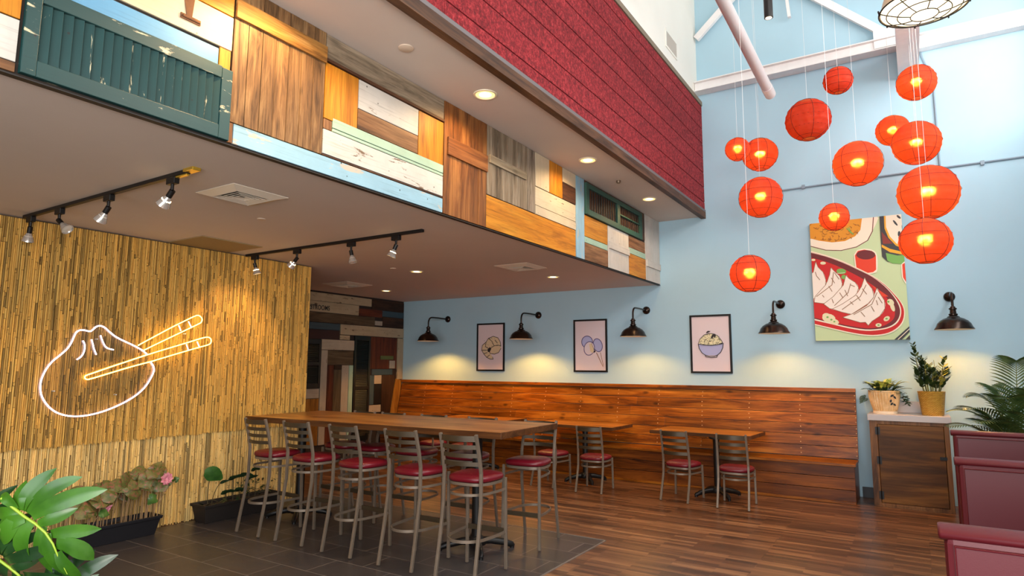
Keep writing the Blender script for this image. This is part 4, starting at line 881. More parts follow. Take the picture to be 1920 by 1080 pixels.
g = thing('wall_vent', 'small white grille high on the white upper wall', 'vent', (-2.66, 8.34, 6.03))
MB().box(-2.66, -2.648, 8.10, 8.60, 6.06, 6.09).box(-2.66, -2.648, 8.10, 8.60, 6.30, 6.33).box(-2.66, -2.648, 8.10, 8.13, 6.09, 6.30).box(-2.66, -2.648, 8.57, 8.60, 6.09, 6.30).build('frame', WHITEW, g, bevel=.002)
sl = MB()
for k in range(8): sl.obox((-2.654, 8.35, 6.10 + k * .027), (.006, .44, .02), Matrix.Rotation(R(35), 3, 'Y'))
sl.build('slats', plain('grille_grey', S(200, 192, 180), 0.6), g)

# ------------------------------------------------------------------ steelwork, pipe, conduits
def beam(name, mb, label): structure(name, mb, STEELW, label, 'beam')
beam('beam', MB().box(-2.655, .03, 9.46, 9.595, 5.90, 6.06).box(-2.655, .03, 9.40, 9.46, 6.045, 6.06).box(-2.655, .03, 9.40, 9.46, 5.90, 5.912), 'white steel beam crossing the blue wall left of the ridge beam')
beam('beam', MB().box(.265, 1.645, 9.46, 9.595, 5.82, 6.0).box(.265, 1.645, 9.40, 9.46, 5.985, 6.0), 'white steel beam crossing the bright end of the blue wall')
yb = MB().box(.03, .265, .5, 9.59, 5.50, 5.52).box(.03, .05, .5, 9.59, 5.52, 5.9).box(.245, .265, .5, 9.59, 5.52, 5.9)
beam('beam', yb, 'white ridge beam running overhead towards the blue wall')
def strut(p, q, w, lab):
    mb = MB(); mb.tube([p, q], 1.0, prof=[(-w / 2, -.03), (w / 2, -.03), (w / 2, .03), (-w / 2, .03)], up=(0, 1, 0)); beam('beam', mb, lab)
strut((-1.55, 9.50, 7.56), (-.04, 9.50, 6.11), .10, 'white diagonal brace meeting the gusset plate at the ridge beam')
strut((-2.62, 9.50, 6.80), (-1.55, 9.50, 7.75), .10, 'white diagonal brace rising from the corner of the white wall')
strut((-1.31, 9.45, 7.5), (-1.25, 9.45, 6.72), .04, 'thin white hanger rod between the two diagonal braces')
strut((-2.655, 6.45, 6.02), (-1.9, 6.45, 6.20), .06, 'short white strut off the white upper wall')
gp = MB().box(-.22, .03, 9.44, 9.455, 5.94, 6.20)
beam('beam', gp, 'white bolted gusset plate beside the ridge beam')
pp = thing('duct_pipe', 'white round pipe slanting down towards the blue wall', 'pipe', (-1.39, 6.5, 5.2))
a, b2 = Vector((-1.37, 8.292, 5.135)), Vector((-1.405, 6.096, 5.287)); dd = (b2 - a)
PIPEM = plain('white_pipe', S(222, 214, 212), 0.4)
MB().tube([a + dd * .06, b2 + dd * 1.6], .063, 20).build('pipe', PIPEM, pp, smooth=50)
MB().tube([a - dd * .005, a + dd * .10], .068, 20).build('end_cap', PIPEM, pp, smooth=50)
MB().tube([b2 + dd * 1.55, b2 + dd * 1.65 + Vector((0, 0, 2.75))], .02, 8).build('hanger', PIPEM, pp)
CND = plain('painted_conduit', S(132, 150, 164), 0.5)
cd = thing('wall_conduit', 'thin grey conduit running level across the blue wall behind lanterns', 'conduit', (0, 9.58, 4.2))
MB().tube([(-1.82, 9.585, 4.195), (.0, 9.585, 4.21), (1.645, 9.585, 4.215)], .012, 8).build('tube', CND, cd)
for x in (-1.2, -.3, .85): MB().box(x - .02, x + .02, 9.57, 9.60, 4.18, 4.235).build('clip', CND, cd)
tag(MB().tube(smooth_path([(.29, 9.585, 6.0), (.30, 9.585, 5.80), (.345, 9.585, 5.62), (.405, 9.585, 5.46), (.41, 9.585, 5.2), (.41, 9.585, 4.25)]), .012, 8).build('wall_conduit', CND), 'thin grey conduit dropping from the ridge beam down the wall', 'conduit')

# ------------------------------------------------------------------ gooseneck wall lamps
INNER = plain('shade_enamel', S(240, 228, 206), 0.4)
def wall_lamp(label, x, power, z=2.55):
    t = thing('wall_lamp', label, 'wall lamp', (x, YB, z), group='gooseneck lamps on the blue wall')
    MY = Matrix.Rotation(R(90), 3, 'X')
    MB().lathe([(.062, 0), (.062, .012), (.05, .03), (.024, .045), (0, .048)], (x, YB - .001, z), 24, MY).build('wall_plate', OILB, t, smooth=40)
    ya = YB - .58
    pts = [(x, YB - .03, z)] + smooth_path([(x, YB - .30, z + .004), (x, ya + .10, z), (x, ya + .035, z - .022), (x, ya + .006, z - .07), (x, ya, z - .12)], 5) + [(x, ya, z - .20)]
    MB().tube(pts, .0135, 12).build('arm', OILB, t, smooth=60)
    MB().lathe([(.0, -.17), (.024, -.17), (.028, -.185), (.040, -.19), (.040, -.205), (.030, -.21), (.034, -.25), (.046, -.258), (.046, -.272), (.036, -.278), (.0, -.278)], (x, ya, z), 20).build('socket', OILB, t, smooth=40)
    out = [(.034, -.276), (.06, -.288), (.066, -.30), (.10, -.312), (.140, -.338), (.168, -.372), (.183, -.41), (.198, -.432), (.200, -.44)]
    inn = [(.196, -.438), (.180, -.408), (.164, -.374), (.136, -.342), (.098, -.317), (.034, -.29)]
    MB().open_lathe(out, (x, ya, z), 32).build('shade', OILB, t, smooth=50)
    MB().open_lathe([(r, h - .001) for r, h in [(.200, -.4395)] + inn], (x, ya, z), 32).build('shade_lining', INNER, t, smooth=50)
    MB().lathe([(0, -.29), (.014, -.30), (.016, -.33), (.030, -.36), (.030, -.385), (.018, -.402), (0, -.406)], (x, ya, z), 16).build('bulb', glow('lamp_bulb', (1.0, 0.74, 0.42, 1), 6), t, smooth=60)
    lamp_light('SPOT', 'lamp_beam', (x, ya, z - .41), power, (1.0, 0.45, 0.09), (x, ya, 0), 140, 0.4, 0.03, t)
for x, pw, lb in ((-7.56, 70, 'black gooseneck wall lamp in the corner beside the board collage'), (-5.55, 70, 'black gooseneck wall lamp right of the shrimp print'),
               (-3.57, 36, 'gooseneck wall lamp between the middle print and rice bowl print'), (-1.58, 38, 'bronze gooseneck wall lamp left of the dumpling painting'),
               (.40, 46, 'bronze gooseneck wall lamp above the potted plants')): wall_lamp(lb, x, pw, 2.55)

# ------------------------------------------------------------------ pictures and painting
PAL = {'cream': S(248, 232, 206), 'maroon': S(110, 28, 30), 'orange': S(226, 146, 24), 'brownorange': S(150, 86, 16), 'green': S(120, 176, 84), 'dark': S(58, 58, 60), 'yellow': S(236, 170, 36), 'brick': S(140, 48, 36),
       'redorange': S(232, 62, 26), 'red': S(206, 22, 20), 'pale': S(236, 222, 178), 'dumpling': S(248, 232, 216), 'tan': S(150, 108, 74), 'bg': S(202, 218, 166), 'ink': S(40, 30, 34), 'paper': S(226, 206, 208), 'lilac': S(178, 176, 212), 'gold': S(222, 196, 158), 'violet': S(92, 76, 130)}
def clip(poly, x0, x1, z0, z1):
    for ax, lim, sg in ((0, x0, 1), (0, x1, -1), (1, z0, 1), (1, z1, -1)):
        out = []
        for i in range(len(poly)):
            a, b2 = poly[i - 1], poly[i]; ia = (a[ax] - lim) * sg >= 0; ib = (b2[ax] - lim) * sg >= 0
            if ia != ib:
                t = (lim - a[ax]) / (b2[ax] - a[ax]); out.append((a[0] + t * (b2[0] - a[0]), a[1] + t * (b2[1] - a[1])))
            if ib: out.append(b2)
        poly = out
        if not poly: return []
    return poly
class Art:
    def __init__(s, cx, cz, y, hw, hh): s.cx, s.cz, s.y, s.hw, s.hh = cx, cz, y, hw, hh; s.mb = MB(); s.k = 0; s.cols = []
    def mi(s, c):
        if c not in s.cols: s.cols.append(c)
        return s.cols.index(c)
    def poly(s, c, pts):
        pts = clip([(a / 1000, b2 / 1000) for a, b2 in pts], -s.hw, s.hw, -s.hh, s.hh)
        if len(pts) < 3: return
        s.k += 1; y = s.y - s.k * .00012
        s.mb.ngon([(s.cx + a, y, s.cz + b2) for a, b2 in pts], s.mi(c))
    def line(s, c, w, pts):
        s.k += 1; y = s.y - s.k * .00012; w = w / 2000
        for (a, b2), (c2, d2) in zip(pts, pts[1:]):
            p, q = Vector((a / 1000, b2 / 1000)), Vector((c2 / 1000, d2 / 1000)); d = q - p
            if d.length < 1e-6: continue
            d.normalize(); n = Vector((-d.y, d.x)) * w; e = d * w * .6
            P = [clip([tuple(v) for v in (p - e + n, q + e + n, q + e - n, p - e - n)], -s.hw, s.hw, -s.hh, s.hh)][0]
            if len(P) >= 3: s.mb.ngon([(s.cx + u, y, s.cz + v) for u, v in P], s.mi(c))
    def build(s, name, parent): return s.mb.build(name, [plain('ink_' + c, PAL[c], 0.6) for c in s.cols], parent, recalc=False)
def painting():
    cx, cz, hw, hh = -.595, 2.84, .548, .817
    t = thing('canvas_painting', 'large canvas painting of dumplings on a red plate, pale green ground', 'painting', (cx, 9.57, cz - hh))
    MB().box(cx - hw, cx + hw, 9.551, 9.597, cz - hh, cz + hh).build('canvas', plain('canvas_side', S(150, 160, 124), 0.8), t)
    A = Art(cx, cz, 9.5505, hw, hh)
    A.poly('bg', [(-600, -900), (600, -900), (600, 900), (-600, 900)])
    for kind, c, w, pts in PAINT:
        if kind == 'p':
            big = c in ('red', 'cream', 'maroon', 'dumpling') and len(pts) >= 8
            A.poly(c, [(v.x, v.y) for v in smooth_path([(p, q, 0) for p, q in pts], 3)] if big else pts)
        else: A.line(c, w * 2.2 if c == 'tan' else w * 2.0, pts)
    A.build('painted_scene', t)
painting()
def picture(label, cx, draw):
    cz, hw, hh, fw = 2.005, .305, .436, .028
    t = thing('framed_print', label, 'framed print', (cx, 9.58, cz - hh), group='framed food prints')
    f = MB().box(cx - hw, cx - hw + fw, 9.572, 9.599, cz - hh, cz + hh).box(cx + hw - fw, cx + hw, 9.572, 9.599, cz - hh, cz + hh).box(cx - hw + fw, cx + hw - fw, 9.572, 9.599, cz - hh, cz - hh + fw).box(cx - hw + fw, cx + hw - fw, 9.572, 9.599, cz + hh - fw, cz + hh)
    f.build('frame', BLACKM, t, bevel=.002)
    MB().box(cx - hw + fw, cx + hw - fw, 9.586, 9.598, cz - hh + fw, cz + hh - fw).build('mount', plain('ink_paper', PAL['paper'], 0.6), t)
    A = Art(cx, cz - .005, 9.5855, hw, hh); draw(A); A.build('drawing', t)
def d_shrimp(A):
    A.poly('gold', SHR[0][:8] + SHR[0][8:13][::1] + SHR[1][::-1][:4])
    A.poly('gold', SHR[0][9:16] + SHR[0][7:9])
    for q in SHR: A.line('ink', 11, q)
    A.poly('ink', SHRB)
    rr = random.Random(2)
    for i in range(40):
        x, z = rr.uniform(-140, 170), rr.uniform(0, 170)
        if x * x / 190 ** 2 + (z - 40) ** 2 / 150 ** 2 < .8: A.line('ink', 5, [(x, z), (x + rr.uniform(-14, 14), z + rr.uniform(-14, 14))])
def d_mochi(A):
    A.poly('lilac', MOC[0]); A.line('violet', 12, MOC[0] + MOC[0][:1]); A.poly('lilac', MOC[1]); A.line('violet', 12, MOC[1] + MOC[1][:1])
    A.poly('paper', MOC[2]); A.line('violet', 12, MOC[2] + MOC[2][:1]); A.poly('gold', MOC[3]); A.line('ink', 5, MOC[3][1:3]); A.poly('ink', MOC[4])
    for q in MOC[5:]: A.line('tan', 9, q)
def d_bowl(A):
    A.poly('lilac', BOWL[0]); A.poly('pale', BOWL[1]); A.poly('paper', BOWL[2])
    rr = random.Random(5)
    for i in range(150):
        x, z = rr.uniform(-165, 165), rr.uniform(-8, 155)
        if x * x / 172 ** 2 + (z + 5) ** 2 / 165 ** 2 < .95: A.line('ink', 6, [(x, z), (x + rr.uniform(-9, 9), z + rr.uniform(-7, 7))])
    A.line('ink', 10, BOWL[0] + BOWL[0][:1]); A.line('ink', 8, BOWL[1]); A.line('ink', 10, BOWL[2]); A.poly('ink', BOWL[3]); A.poly('ink', BOWL[4])
picture('black framed shrimp print, furthest into the corner', -6.553, d_shrimp)
picture('black framed print of lilac rice cakes and chopsticks', -4.55, d_mochi)
picture('black framed print of a heaped rice bowl', -2.575, d_bowl)

# ------------------------------------------------------------------ paper lanterns
def paper_mat(name, tr):
    m, nt, b = new_mat(name); out = nt.nodes['Material Output']
    v = coords(nt); f = noise(nt, v, 16, 5, 0.7)
    col = ramp(nt, f, [(0.35, S(222, 62, 50)), (0.65, S(240, 92, 76))])
    di = N(nt, 'ShaderNodeBsdfDiffuse'); nt.links.new(col, di.inputs[0])
    tl = N(nt, 'ShaderNodeBsdfTranslucent'); tl.inputs[0].default_value = (0.98, 0.13, 0.03, 1)
    m1 = N(nt, 'ShaderNodeMixShader'); m1.inputs[0].default_value = 0.45; nt.links.new(di.outputs[0], m1.inputs[1]); nt.links.new(tl.outputs[0], m1.inputs[2])
    tp = N(nt, 'ShaderNodeBsdfRefraction'); tp.inputs['Color'].default_value = (1.0, 0.48, 0.10, 1); tp.inputs['IOR'].default_value = 1.12; tp.inputs['Roughness'].default_value = 0.78
    m2 = N(nt, 'ShaderNodeMixShader'); m2.inputs[0].default_value = tr; nt.links.new(m1.outputs[0], m2.inputs[1]); nt.links.new(tp.outputs[0], m2.inputs[2])
    nt.links.new(m2.outputs[0], out.inputs[0]); return m
PAPER = paper_mat('red_lantern_paper', 0.30)
WIRE = plain('lantern_wire', S(70, 14, 10), 0.6)
CORD = plain('white_cord', S(232, 228, 224), 0.6)
def lantern(label, c, d, lit, seed):
    x, y, z = c; r = d / 2
    t = thing('paper_lantern', label, 'paper lantern', (x, y, z), R(seed * 37 % 180), 'red paper lanterns')
    n = 10; prof = []
    t0 = .30
    for i in range(n * 4 + 1):
        th = t0 + (math.pi - 2 * t0) * i / (n * 4); k = (i % 4) / 4
        rr = r * (1 - .020 * math.sin(math.pi * k)) * (1 + .012 * math.sin(seed * 7 + th * 3))
        prof.append((rr * math.sin(th), r * .97 * math.cos(th)))
    MB().open_lathe(prof, (0, 0, 0), 40).build('paper_shade', PAPER, t, smooth=70, local=True)
    w = MB()
    for i in range(1, n):
        th = t0 + (math.pi - 2 * t0) * i / n
        if (i + seed) % 2 == 0:
            w.tube([(r * 1.003 * math.sin(th) * math.cos(q), r * 1.003 * math.sin(th) * math.sin(q), r * .973 * math.cos(th)) for q in [2 * math.pi * j / 28 for j in range(28)]], .0016, 4, closed=True)
    for q in [math.pi * k / 3 for k in range(6)]:
        w.tube([(r * 1.002 * math.sin(a) * math.cos(q), r * 1.002 * math.sin(a) * math.sin(q), r * .972 * math.cos(a)) for a in [t0 + (math.pi - 2 * t0) * j / 20 for j in range(21)]], .0022, 5)
    for sg in (1, -1): w.tube([(r * .30 * math.cos(q), r * .30 * math.sin(q), sg * r * .93) for q in [2 * math.pi * j / 20 for j in range(20)]], .002, 5, closed=True)
    w.tube([(-r * .3, 0, r * .93), (r * .3, 0, r * .93)], .002, 5)
    w.build('wire_frame', WIRE, t, smooth=60, local=True)
    MB().tube([(0, 0, r * .93), (0, 0, 8.299 - z)], .0014, 6).build('cord', CORD, t, local=True)
    MB().tube([(0, 0, r * .96), (0, 0, .055)], .004, 6).lathe([(.018, .03), (.018, .06), (.008, .068)], (0, 0, 0), 12).build('lamp_socket', CORD, t, smooth=50, local=True)
    br = .034
    MB().lathe([(.0, -br)] + [(br * math.sin(a), -br * math.cos(a)) for a in [math.pi * j / 8 for j in range(1, 8)]] + [(0, br)], (0, 0, -.005), 14).build('bulb', glow('lantern_bulb', (1.0, 0.62, 0.22, 1), 9) if lit > 1 else plain('bulb_off', S(240, 226, 210), 0.3), t, smooth=60, local=True)
    if lit > 1:
        o = lamp_light('POINT', 'lantern_glow', (0, 0, 0), lit * 3.2 * (d / .5) ** 2, (1.0, 0.62, 0.28), None, size=.035); o.parent = t
LN = [('small unlit red lantern high up in front of the white steel beam', (-.528, 7.377, 4.741), .30, 0), ('red lantern hanging directly beneath the ridge beam', (.193, 8.106, 4.83), .40, 9),
      ('large unlit red lantern, highest of the big ones, right of the pipe', (-.896, 7.853, 4.538), .50, 1), ('smallest glowing lantern on the left edge of the cluster', (-1.636, 7.547, 4.226), 0.285, 11),
      ('medium glowing lantern touching the smallest one beside the pipe', (-1.513, 8.232, 4.34), 0.43, 10), ('small glowing lantern overlapped by a larger one near the wall conduit', (-.07, 8.925, 4.593), .385, 10),
      ('large glowing lantern partly covering a small one near the dropping conduit', (0.159, 8.586, 4.284), 0.519, 9), ('large glowing lantern in the middle of the cluster', (-.407, 7.646, 3.866), .50, 10),
      ('biggest glowing lantern of all at the right of the cluster', (0.198, 7.226, 3.355), 0.54, 11), ('large red lantern above the lowest one, left side of the cluster', (-1.458, 7.848, 3.686), .50, 7),
      ('small glowing lantern in front of the top edge of the dumpling painting', (-0.577, 6.634, 3.086), 0.27, 9), ('large glowing lantern beside the top right corner of the dumpling painting', (0.129, 6.358, 2.732), 0.4, 9),
      ('lowest red lantern, hanging left of the dumpling painting', (-1.21, 5.872, 2.489), 0.344, 6)]
for i, (lb, c, d, lit) in enumerate(LN): lantern(lb, c, d, lit, i + 1)

# ------------------------------------------------------------------ caged pendant and the black cylinder spot
def pendant():
    x, y, z = .165, 4.20, 3.745
    t = thing('pendant_lamp', 'cream pendant shade with a black wire cage hanging overhead', 'pendant lamp', (x, y, z))
    MB().open_lathe([(.226, 0), (.222, .004), (.205, .07), (.175, .15), (.13, .215), (.07, .245), (.045, .25)], (x, y, z), 40).build('shade', plain('pendant_tan', S(206, 168, 130), 0.35, 0.3), t, smooth=50)
    MB().open_lathe([(.220, .002), (.200, .07), (.170, .148), (.126, .21), (.0, .24)], (x, y, z), 40).build('shade_lining', plain('pendant_lining', S(250, 244, 230), 0.5), t, smooth=50)
    w = MB(); dome = lambda r: -.055 * (1 - (r / .226) ** 2)
    for r in (.07, .135, .19): w.tube([(x + r * math.cos(a), y + r * math.sin(a), z + dome(r)) for a in [2 * math.pi * j / 36 for j in range(36)]], .0032, 6, closed=True)
    w.tube([(x + .228 * math.cos(a), y + .228 * math.sin(a), z) for a in [2 * math.pi * j / 48 for j in range(48)]], .0045, 6, closed=True)
    for k in range(8):
        a = math.pi * k / 4 + .2
        w.tube([(x + r * math.cos(a), y + r * math.sin(a), z + dome(r)) for r in (.07, .11, .15, .19, .226)], .0032, 6)
        w.tube([(x + .226 * math.cos(a), y + .226 * math.sin(a), z - .012), (x + .233 * math.cos(a), y + .233 * math.sin(a), z + .02)], .005, 6)
    w.build('wire_cage', BLACKM, t, smooth=60)
    MB().lathe([(0, -.045)] + [(.045 * math.sin(a), -.045 * math.cos(a)) for a in [math.pi * j / 8 for j in range(1, 8)]] + [(0, .045)], (x, y, z + .12), 16).build('bulb', glow('pendant_bulb', (1.0, 0.82, 0.5, 1), 4), t, smooth=60)
    MB().lathe([(.045, .248), (.045, .32), (.02, .34), (0, .34)], (x, y, z), 20).build('cap', BLACKM, t, smooth=40)
    MB().tube([(x, y, z + .33), (x, y, 5.5)], .006, 8).build('cord', BLACKM, t)
    lamp_light('POINT', 'pendant_glow', (x, y, z + .05), 3.0, (1.0, 0.82, 0.55), None, size=.045, parent=t)
pendant()
t = thing('cylinder_spotlight', 'slim black cylinder spotlight hanging above the lanterns', 'spotlight', (-.98, 6.05, 4.99))
MB().tube([(-.98, 6.05, 4.945), (-.98, 6.05, 5.35)], .040, 24).build('housing', BLACKM, t, smooth=50)
MB().lathe([(.030, 4.943), (.0, 4.942)], (-.98, 6.05, 0), 20).build('lens', glow('spot_lens', (1.0, 0.8, 0.55, 1), 2.2), t)
MB().tube([(-.98, 6.05, 5.34), (-.98, 6.05, 8.299)], .005, 8).build('stem', BLACKM, t)
# ------------------------------------------------------------------ plants
def leaf_mat(name, c1, c2, spot=None, rough=0.35, scale=9):
    m, nt, b = new_mat(name)
    f = noise(nt, coords(nt), scale, 5, 0.6)
    st = [(0.35, c1), (0.65, c2)]
    col = ramp(nt, f, st)
    if spot:
        g = noise(nt, coords(nt), 42, 4, 0.6)
        col = mix(nt, ramp(nt, g, [(0.53, (0, 0, 0, 1)), (0.60, (1, 1, 1, 1))]), col, spot)
    nt.links.new(col, b.inputs['Base Color']); b.inputs['Roughness'].default_value = rough
    b.inputs['Subsurface Weight'].default_value = 0.0
    return m
def blade(mb, path, widths, side, fold=.25, n=4, mi=0, wav=0.0, ph=0.0):
    P = [Vector(p) for p in path]; rows = []
    for i, p in enumerate(P):
        t = (P[min(i + 1, len(P) - 1)] - P[max(i - 1, 0)]).normalized()
        s2 = Vector(side); s2 = (s2 - t * s2.dot(t)).normalized(); nrm = s2.cross(t)
        w = widths[i] / 2; row = []
        for j in range(n + 1):
            u = 2 * j / n - 1
            row.append(p + s2 * (u * w) + nrm * (abs(u) * w * fold + wav * math.sin(ph + i * 1.7 + u * 2.2) * abs(u)))
        rows.append(row)
    mb.grid(rows, mi); return mb
def bez(a, b, c, n): return [(Vector(a) * (1 - t) ** 2 + Vector(b) * 2 * t * (1 - t) + Vector(c) * t * t) for t in [i / n for i in range(n + 1)]]
def lens_w(W, n, peak=.45, pw=.8, stem=0.0): 
    out = []
    for i in range(n + 1):
        t = i / n; k = (t / peak) if t < peak else (1 - t) / (1 - peak)
        out.append(max(.0008, W * math.sin(max(0.0, min(1.0, k)) * math.pi / 2) ** pw if i else max(stem, .0008)))
    return out
def trough(t, x0, x1, y0, y1, h, mat):
    e = .035
    L = lambda k, z, g=0: [(x0 + e * (1 - k) + g, y0 + e * (1 - k) + g, z), (x1 - e * (1 - k) - g, y0 + e * (1 - k) + g, z), (x1 - e * (1 - k) - g, y1 - e * (1 - k) - g, z), (x0 + e * (1 - k) + g, y1 - e * (1 - k) - g, z)]
    mb = MB(); mb.loops([L(0, ZT), L(.85, h - .03), L(.85, h - .03, -.012), L(1.0, h, -.012), L(1.0, h, .006), L(.9, h - .02, .008), L(.1, ZT + .01, .008)])
    mb.build('trough', mat, t, bevel=.004)
    MB().box(x0 + .012, x1 - .012, y0 + .012, y1 - .012, h - .05, h - .035).build('soil', SOIL, t)

# begonias in the long black trough by the reeds
def begonia():
    t = thing('begonia_planter', 'long black trough of mottled red green begonias below the neon sign', 'planter', (-6.47, 3.2, ZT)); rnd = random.Random(21)
    x0, x1, y0, y1, h = -6.60, -6.36, 2.74, 3.60, .185
    trough(t, x0, x1, y0, y1, h, BLACKP)
    lm = leaf_mat('begonia_leaf', S(66, 82, 30), S(112, 104, 54), S(138, 84, 66), .45, 24); lg = leaf_mat('begonia_green', S(52, 84, 34), S(86, 120, 52)); pk = leaf_mat('begonia_pink', S(204, 120, 138), S(224, 150, 160), S(170, 80, 104), .5)
    stm = plain('begonia_stem', S(140, 110, 74), 0.6)
    st = MB(); lv = MB(); pl = MB()
    spots = []
    for i in range(44):
        u = i / 43; y = 2.80 + .80 * u + rnd.uniform(-.03, .03); z = .40 + .15 * u + rnd.uniform(-.06, .09)
        spots.append((rnd.uniform(-6.52, -6.34), y + .05 * u, z, rnd.uniform(.12, .18), 0))
    spots += [(-6.40, 3.66, .50, .11, 0), (-6.42, 3.58, .58, .12, 0), (-6.40, 3.50, .61, .12, 0), (-6.44, 3.55, .42, .10, 0), (-6.36, 3.05, .30, .09, 1), (-6.38, 3.52, .36, .11, 1), (-6.38, 3.74, .50, .06, 1)]
    for (x, y, z, L, k) in spots:
        bx, by = x + rnd.uniform(-.02, .02), min(y1 - .03, max(y0 + .03, y + rnd.uniform(-.08, .03)))
        bx = min(x1 - .03, max(x0 + .03, bx))
        st.tube(bez((bx, by, h - .04), (bx, by, h + (z - h) * .7), (x, y, z), 5), .004, 5)
        a = rnd.uniform(0, 6.28); nn = Vector((.75, rnd.uniform(-.55, .45), rnd.uniform(.1, .9))).normalized(); d = (nn.orthogonal().normalized()); d.rotate(Matrix.Rotation(a, 3, nn)); sd = nn.cross(d)
        c = Vector((x, y, z)) - d * L * .35
        path = bez(c, c + d * L * .5 + nn * .03, c + d * L - nn * .03, 6)
        blade(lv, path, [L * q for q in (.35, .78, .98, 1.0, .85, .55, .12)], sd, .18, 6, k, .012, rnd.uniform(0, 6))
    for k in range(9):
        a = k * .7; c = Vector((-6.33, 3.60, .535)); d = Vector((.25, math.cos(a), math.sin(a))).normalized()
        blade(pl, bez(c, c + d * .03 + Vector((.012, 0, 0)), c + d * .065, 4), [.016, .04, .05, .04, .006], d.cross(Vector((1, 0, 0))), .2, 4, 0, .006, k)
    blade(pl, bez((-6.40, 3.08, .27), (-6.38, 3.10, .34), (-6.37, 3.14, .36), 5), [.01, .03, .04, .035, .02, .004], (0, .5, -.8), .2)
    st.build('stems', stm, t, smooth=60); lv.build('leaves', [lm, lg], t, smooth=70, recalc=False); pl.build('pink_leaves', pk, t, smooth=70, recalc=False)
begonia()
def mixed_planter():
    t = thing('leafy_planter', 'dark tub of round and arrow leaves behind the first bar stool', 'planter', (-6.45, 4.5, ZT)); rnd = random.Random(9)
    x0, x1, y0, y1, h = -6.59, -6.33, 4.04, 4.98, .195
    trough(t, x0, x1, y0, y1, h, plain('dark_tub', S(30, 24, 22), 0.6))
    lg = leaf_mat('round_leaf', S(38, 74, 26), S(64, 106, 40)); ld = leaf_mat('dark_leaf', S(24, 40, 22), S(40, 62, 34))
    st = MB(); lv = MB()
    st.tube(bez((-6.45, 4.14, h - .04), (-6.46, 4.13, .34), (-6.44, 4.14, .46), 6), .005, 6)
    st.tube(bez((-6.45, 4.18, h - .04), (-6.43, 4.18, .30), (-6.43, 4.25, .38), 6), .004, 6)
    blade(lv, bez((-6.42, 4.06, .52), (-6.37, 4.15, .51), (-6.38, 4.24, .43), 7), [.07, .13, .16, .165, .15, .12, .08, .03], (.35, .25, 1), .12, 6, 0)
    blade(lv, bez((-6.44, 4.26, .38), (-6.44, 4.30, .40), (-6.42, 4.36, .40), 5), [.01, .03, .035, .03, .02, .004], (0, -.3, 1), .1, 4, 1)
    for (y, z, a, L) in ((4.42, .40, 1.2, .19), (4.55, .42, 1.7, .17), (4.62, .36, .9, .16), (4.34, .26, 1.3, .16), (4.50, .27, 1.9, .15), (4.70, .46, 1.4, .10)):
        st.tube(bez((-6.46, y + .02, h - .04), (-6.46, y + .02, z * .8), (-6.44, y, z), 5), .004, 5)
        d = Vector((.35, math.sin(a), math.cos(a) * .5)).normalized()
        blade(lv, bez(Vector((-6.44, y - .06, z)), Vector((-6.42, y, z + .03)) , Vector((-6.44, y - .06, z)) + d * L, 6), [.02, .06, .075, .065, .05, .03, .004], (.5, -.2, .6), .25, 4, 1, .006, y)
    for i in range(60):
        y = 4.62 + rnd.uniform(-.1, .32); a = rnd.uniform(0, 6.28); z = rnd.uniform(.19, .34); c = Vector((-6.45 + rnd.uniform(-.08, .08), y, z)); d = Vector((math.cos(a), math.sin(a), rnd.uniform(-.2, .8))).normalized()
        blade(lv, bez(c, c + d * .04, c + d * .08 - Vector((0, 0, .015)), 4), [.006, .022, .026, .018, .002], d.cross(Vector((0, 0, 1))), .2, 2, 1)
    for i in range(16):
        c = Vector((-6.45 + rnd.uniform(-.1, .1), rnd.uniform(4.08, 4.6), h - .03)); a = rnd.uniform(0, 6.28); d = Vector((math.cos(a), math.sin(a), .5)).normalized()
        blade(lv, bez(c, c + d * .05, c + d * .09, 4), [.006, .03, .035, .022, .002], d.cross(Vector((0, 0, 1))), .2, 2, 1)
    st.build('stems', plain('dark_stem', S(70, 60, 36), 0.6), t, smooth=60); lv.build('leaves', [lg, ld], t, smooth=70, recalc=False)
mixed_planter()

# monstera close to the camera: each leaf a midrib with long lobes
LOBES = [((200, 475), (235, 300), (432, 122), 128), ((190, 470), (200, 340), (160, 232), 110), ((170, 455), (110, 330), (5, 335), 92), ((255, 500), (430, 235), (720, 182), 112), ((305, 525), (600, 330), (910, 318), 140),
         ((370, 590), (520, 535), (668, 478), 100), ((470, 690), (640, 655), (862, 684), 116), ((520, 780), (740, 770), (815, 960), 150), ((545, 850), (610, 960), (690, 1130), 120), ((395, 620), (345, 800), (405, 1095), 128),
         ((300, 570), (150, 760), (238, 1000), 140), ((215, 520), (60, 640), (20, 800), 150), ((175, 480), (60, 500), (-90, 520), 110), ((440, 680), (440, 860), (560, 1110), 120), ((250, 540), (110, 560), (-60, 690), 120)]
RIB = [(30, 358), (165, 455), (250, 520), (350, 585), (440, 668), (505, 770), (545, 880), (620, 1060)]
MG = leaf_mat('monstera_green', S(40, 84, 16), S(64, 114, 26), None, 0.3, 5); MD = leaf_mat('monstera_dark', S(22, 50, 24), S(38, 74, 32), None, 0.3, 5); MR = plain('monstera_rib', S(150, 178, 48), 0.4)
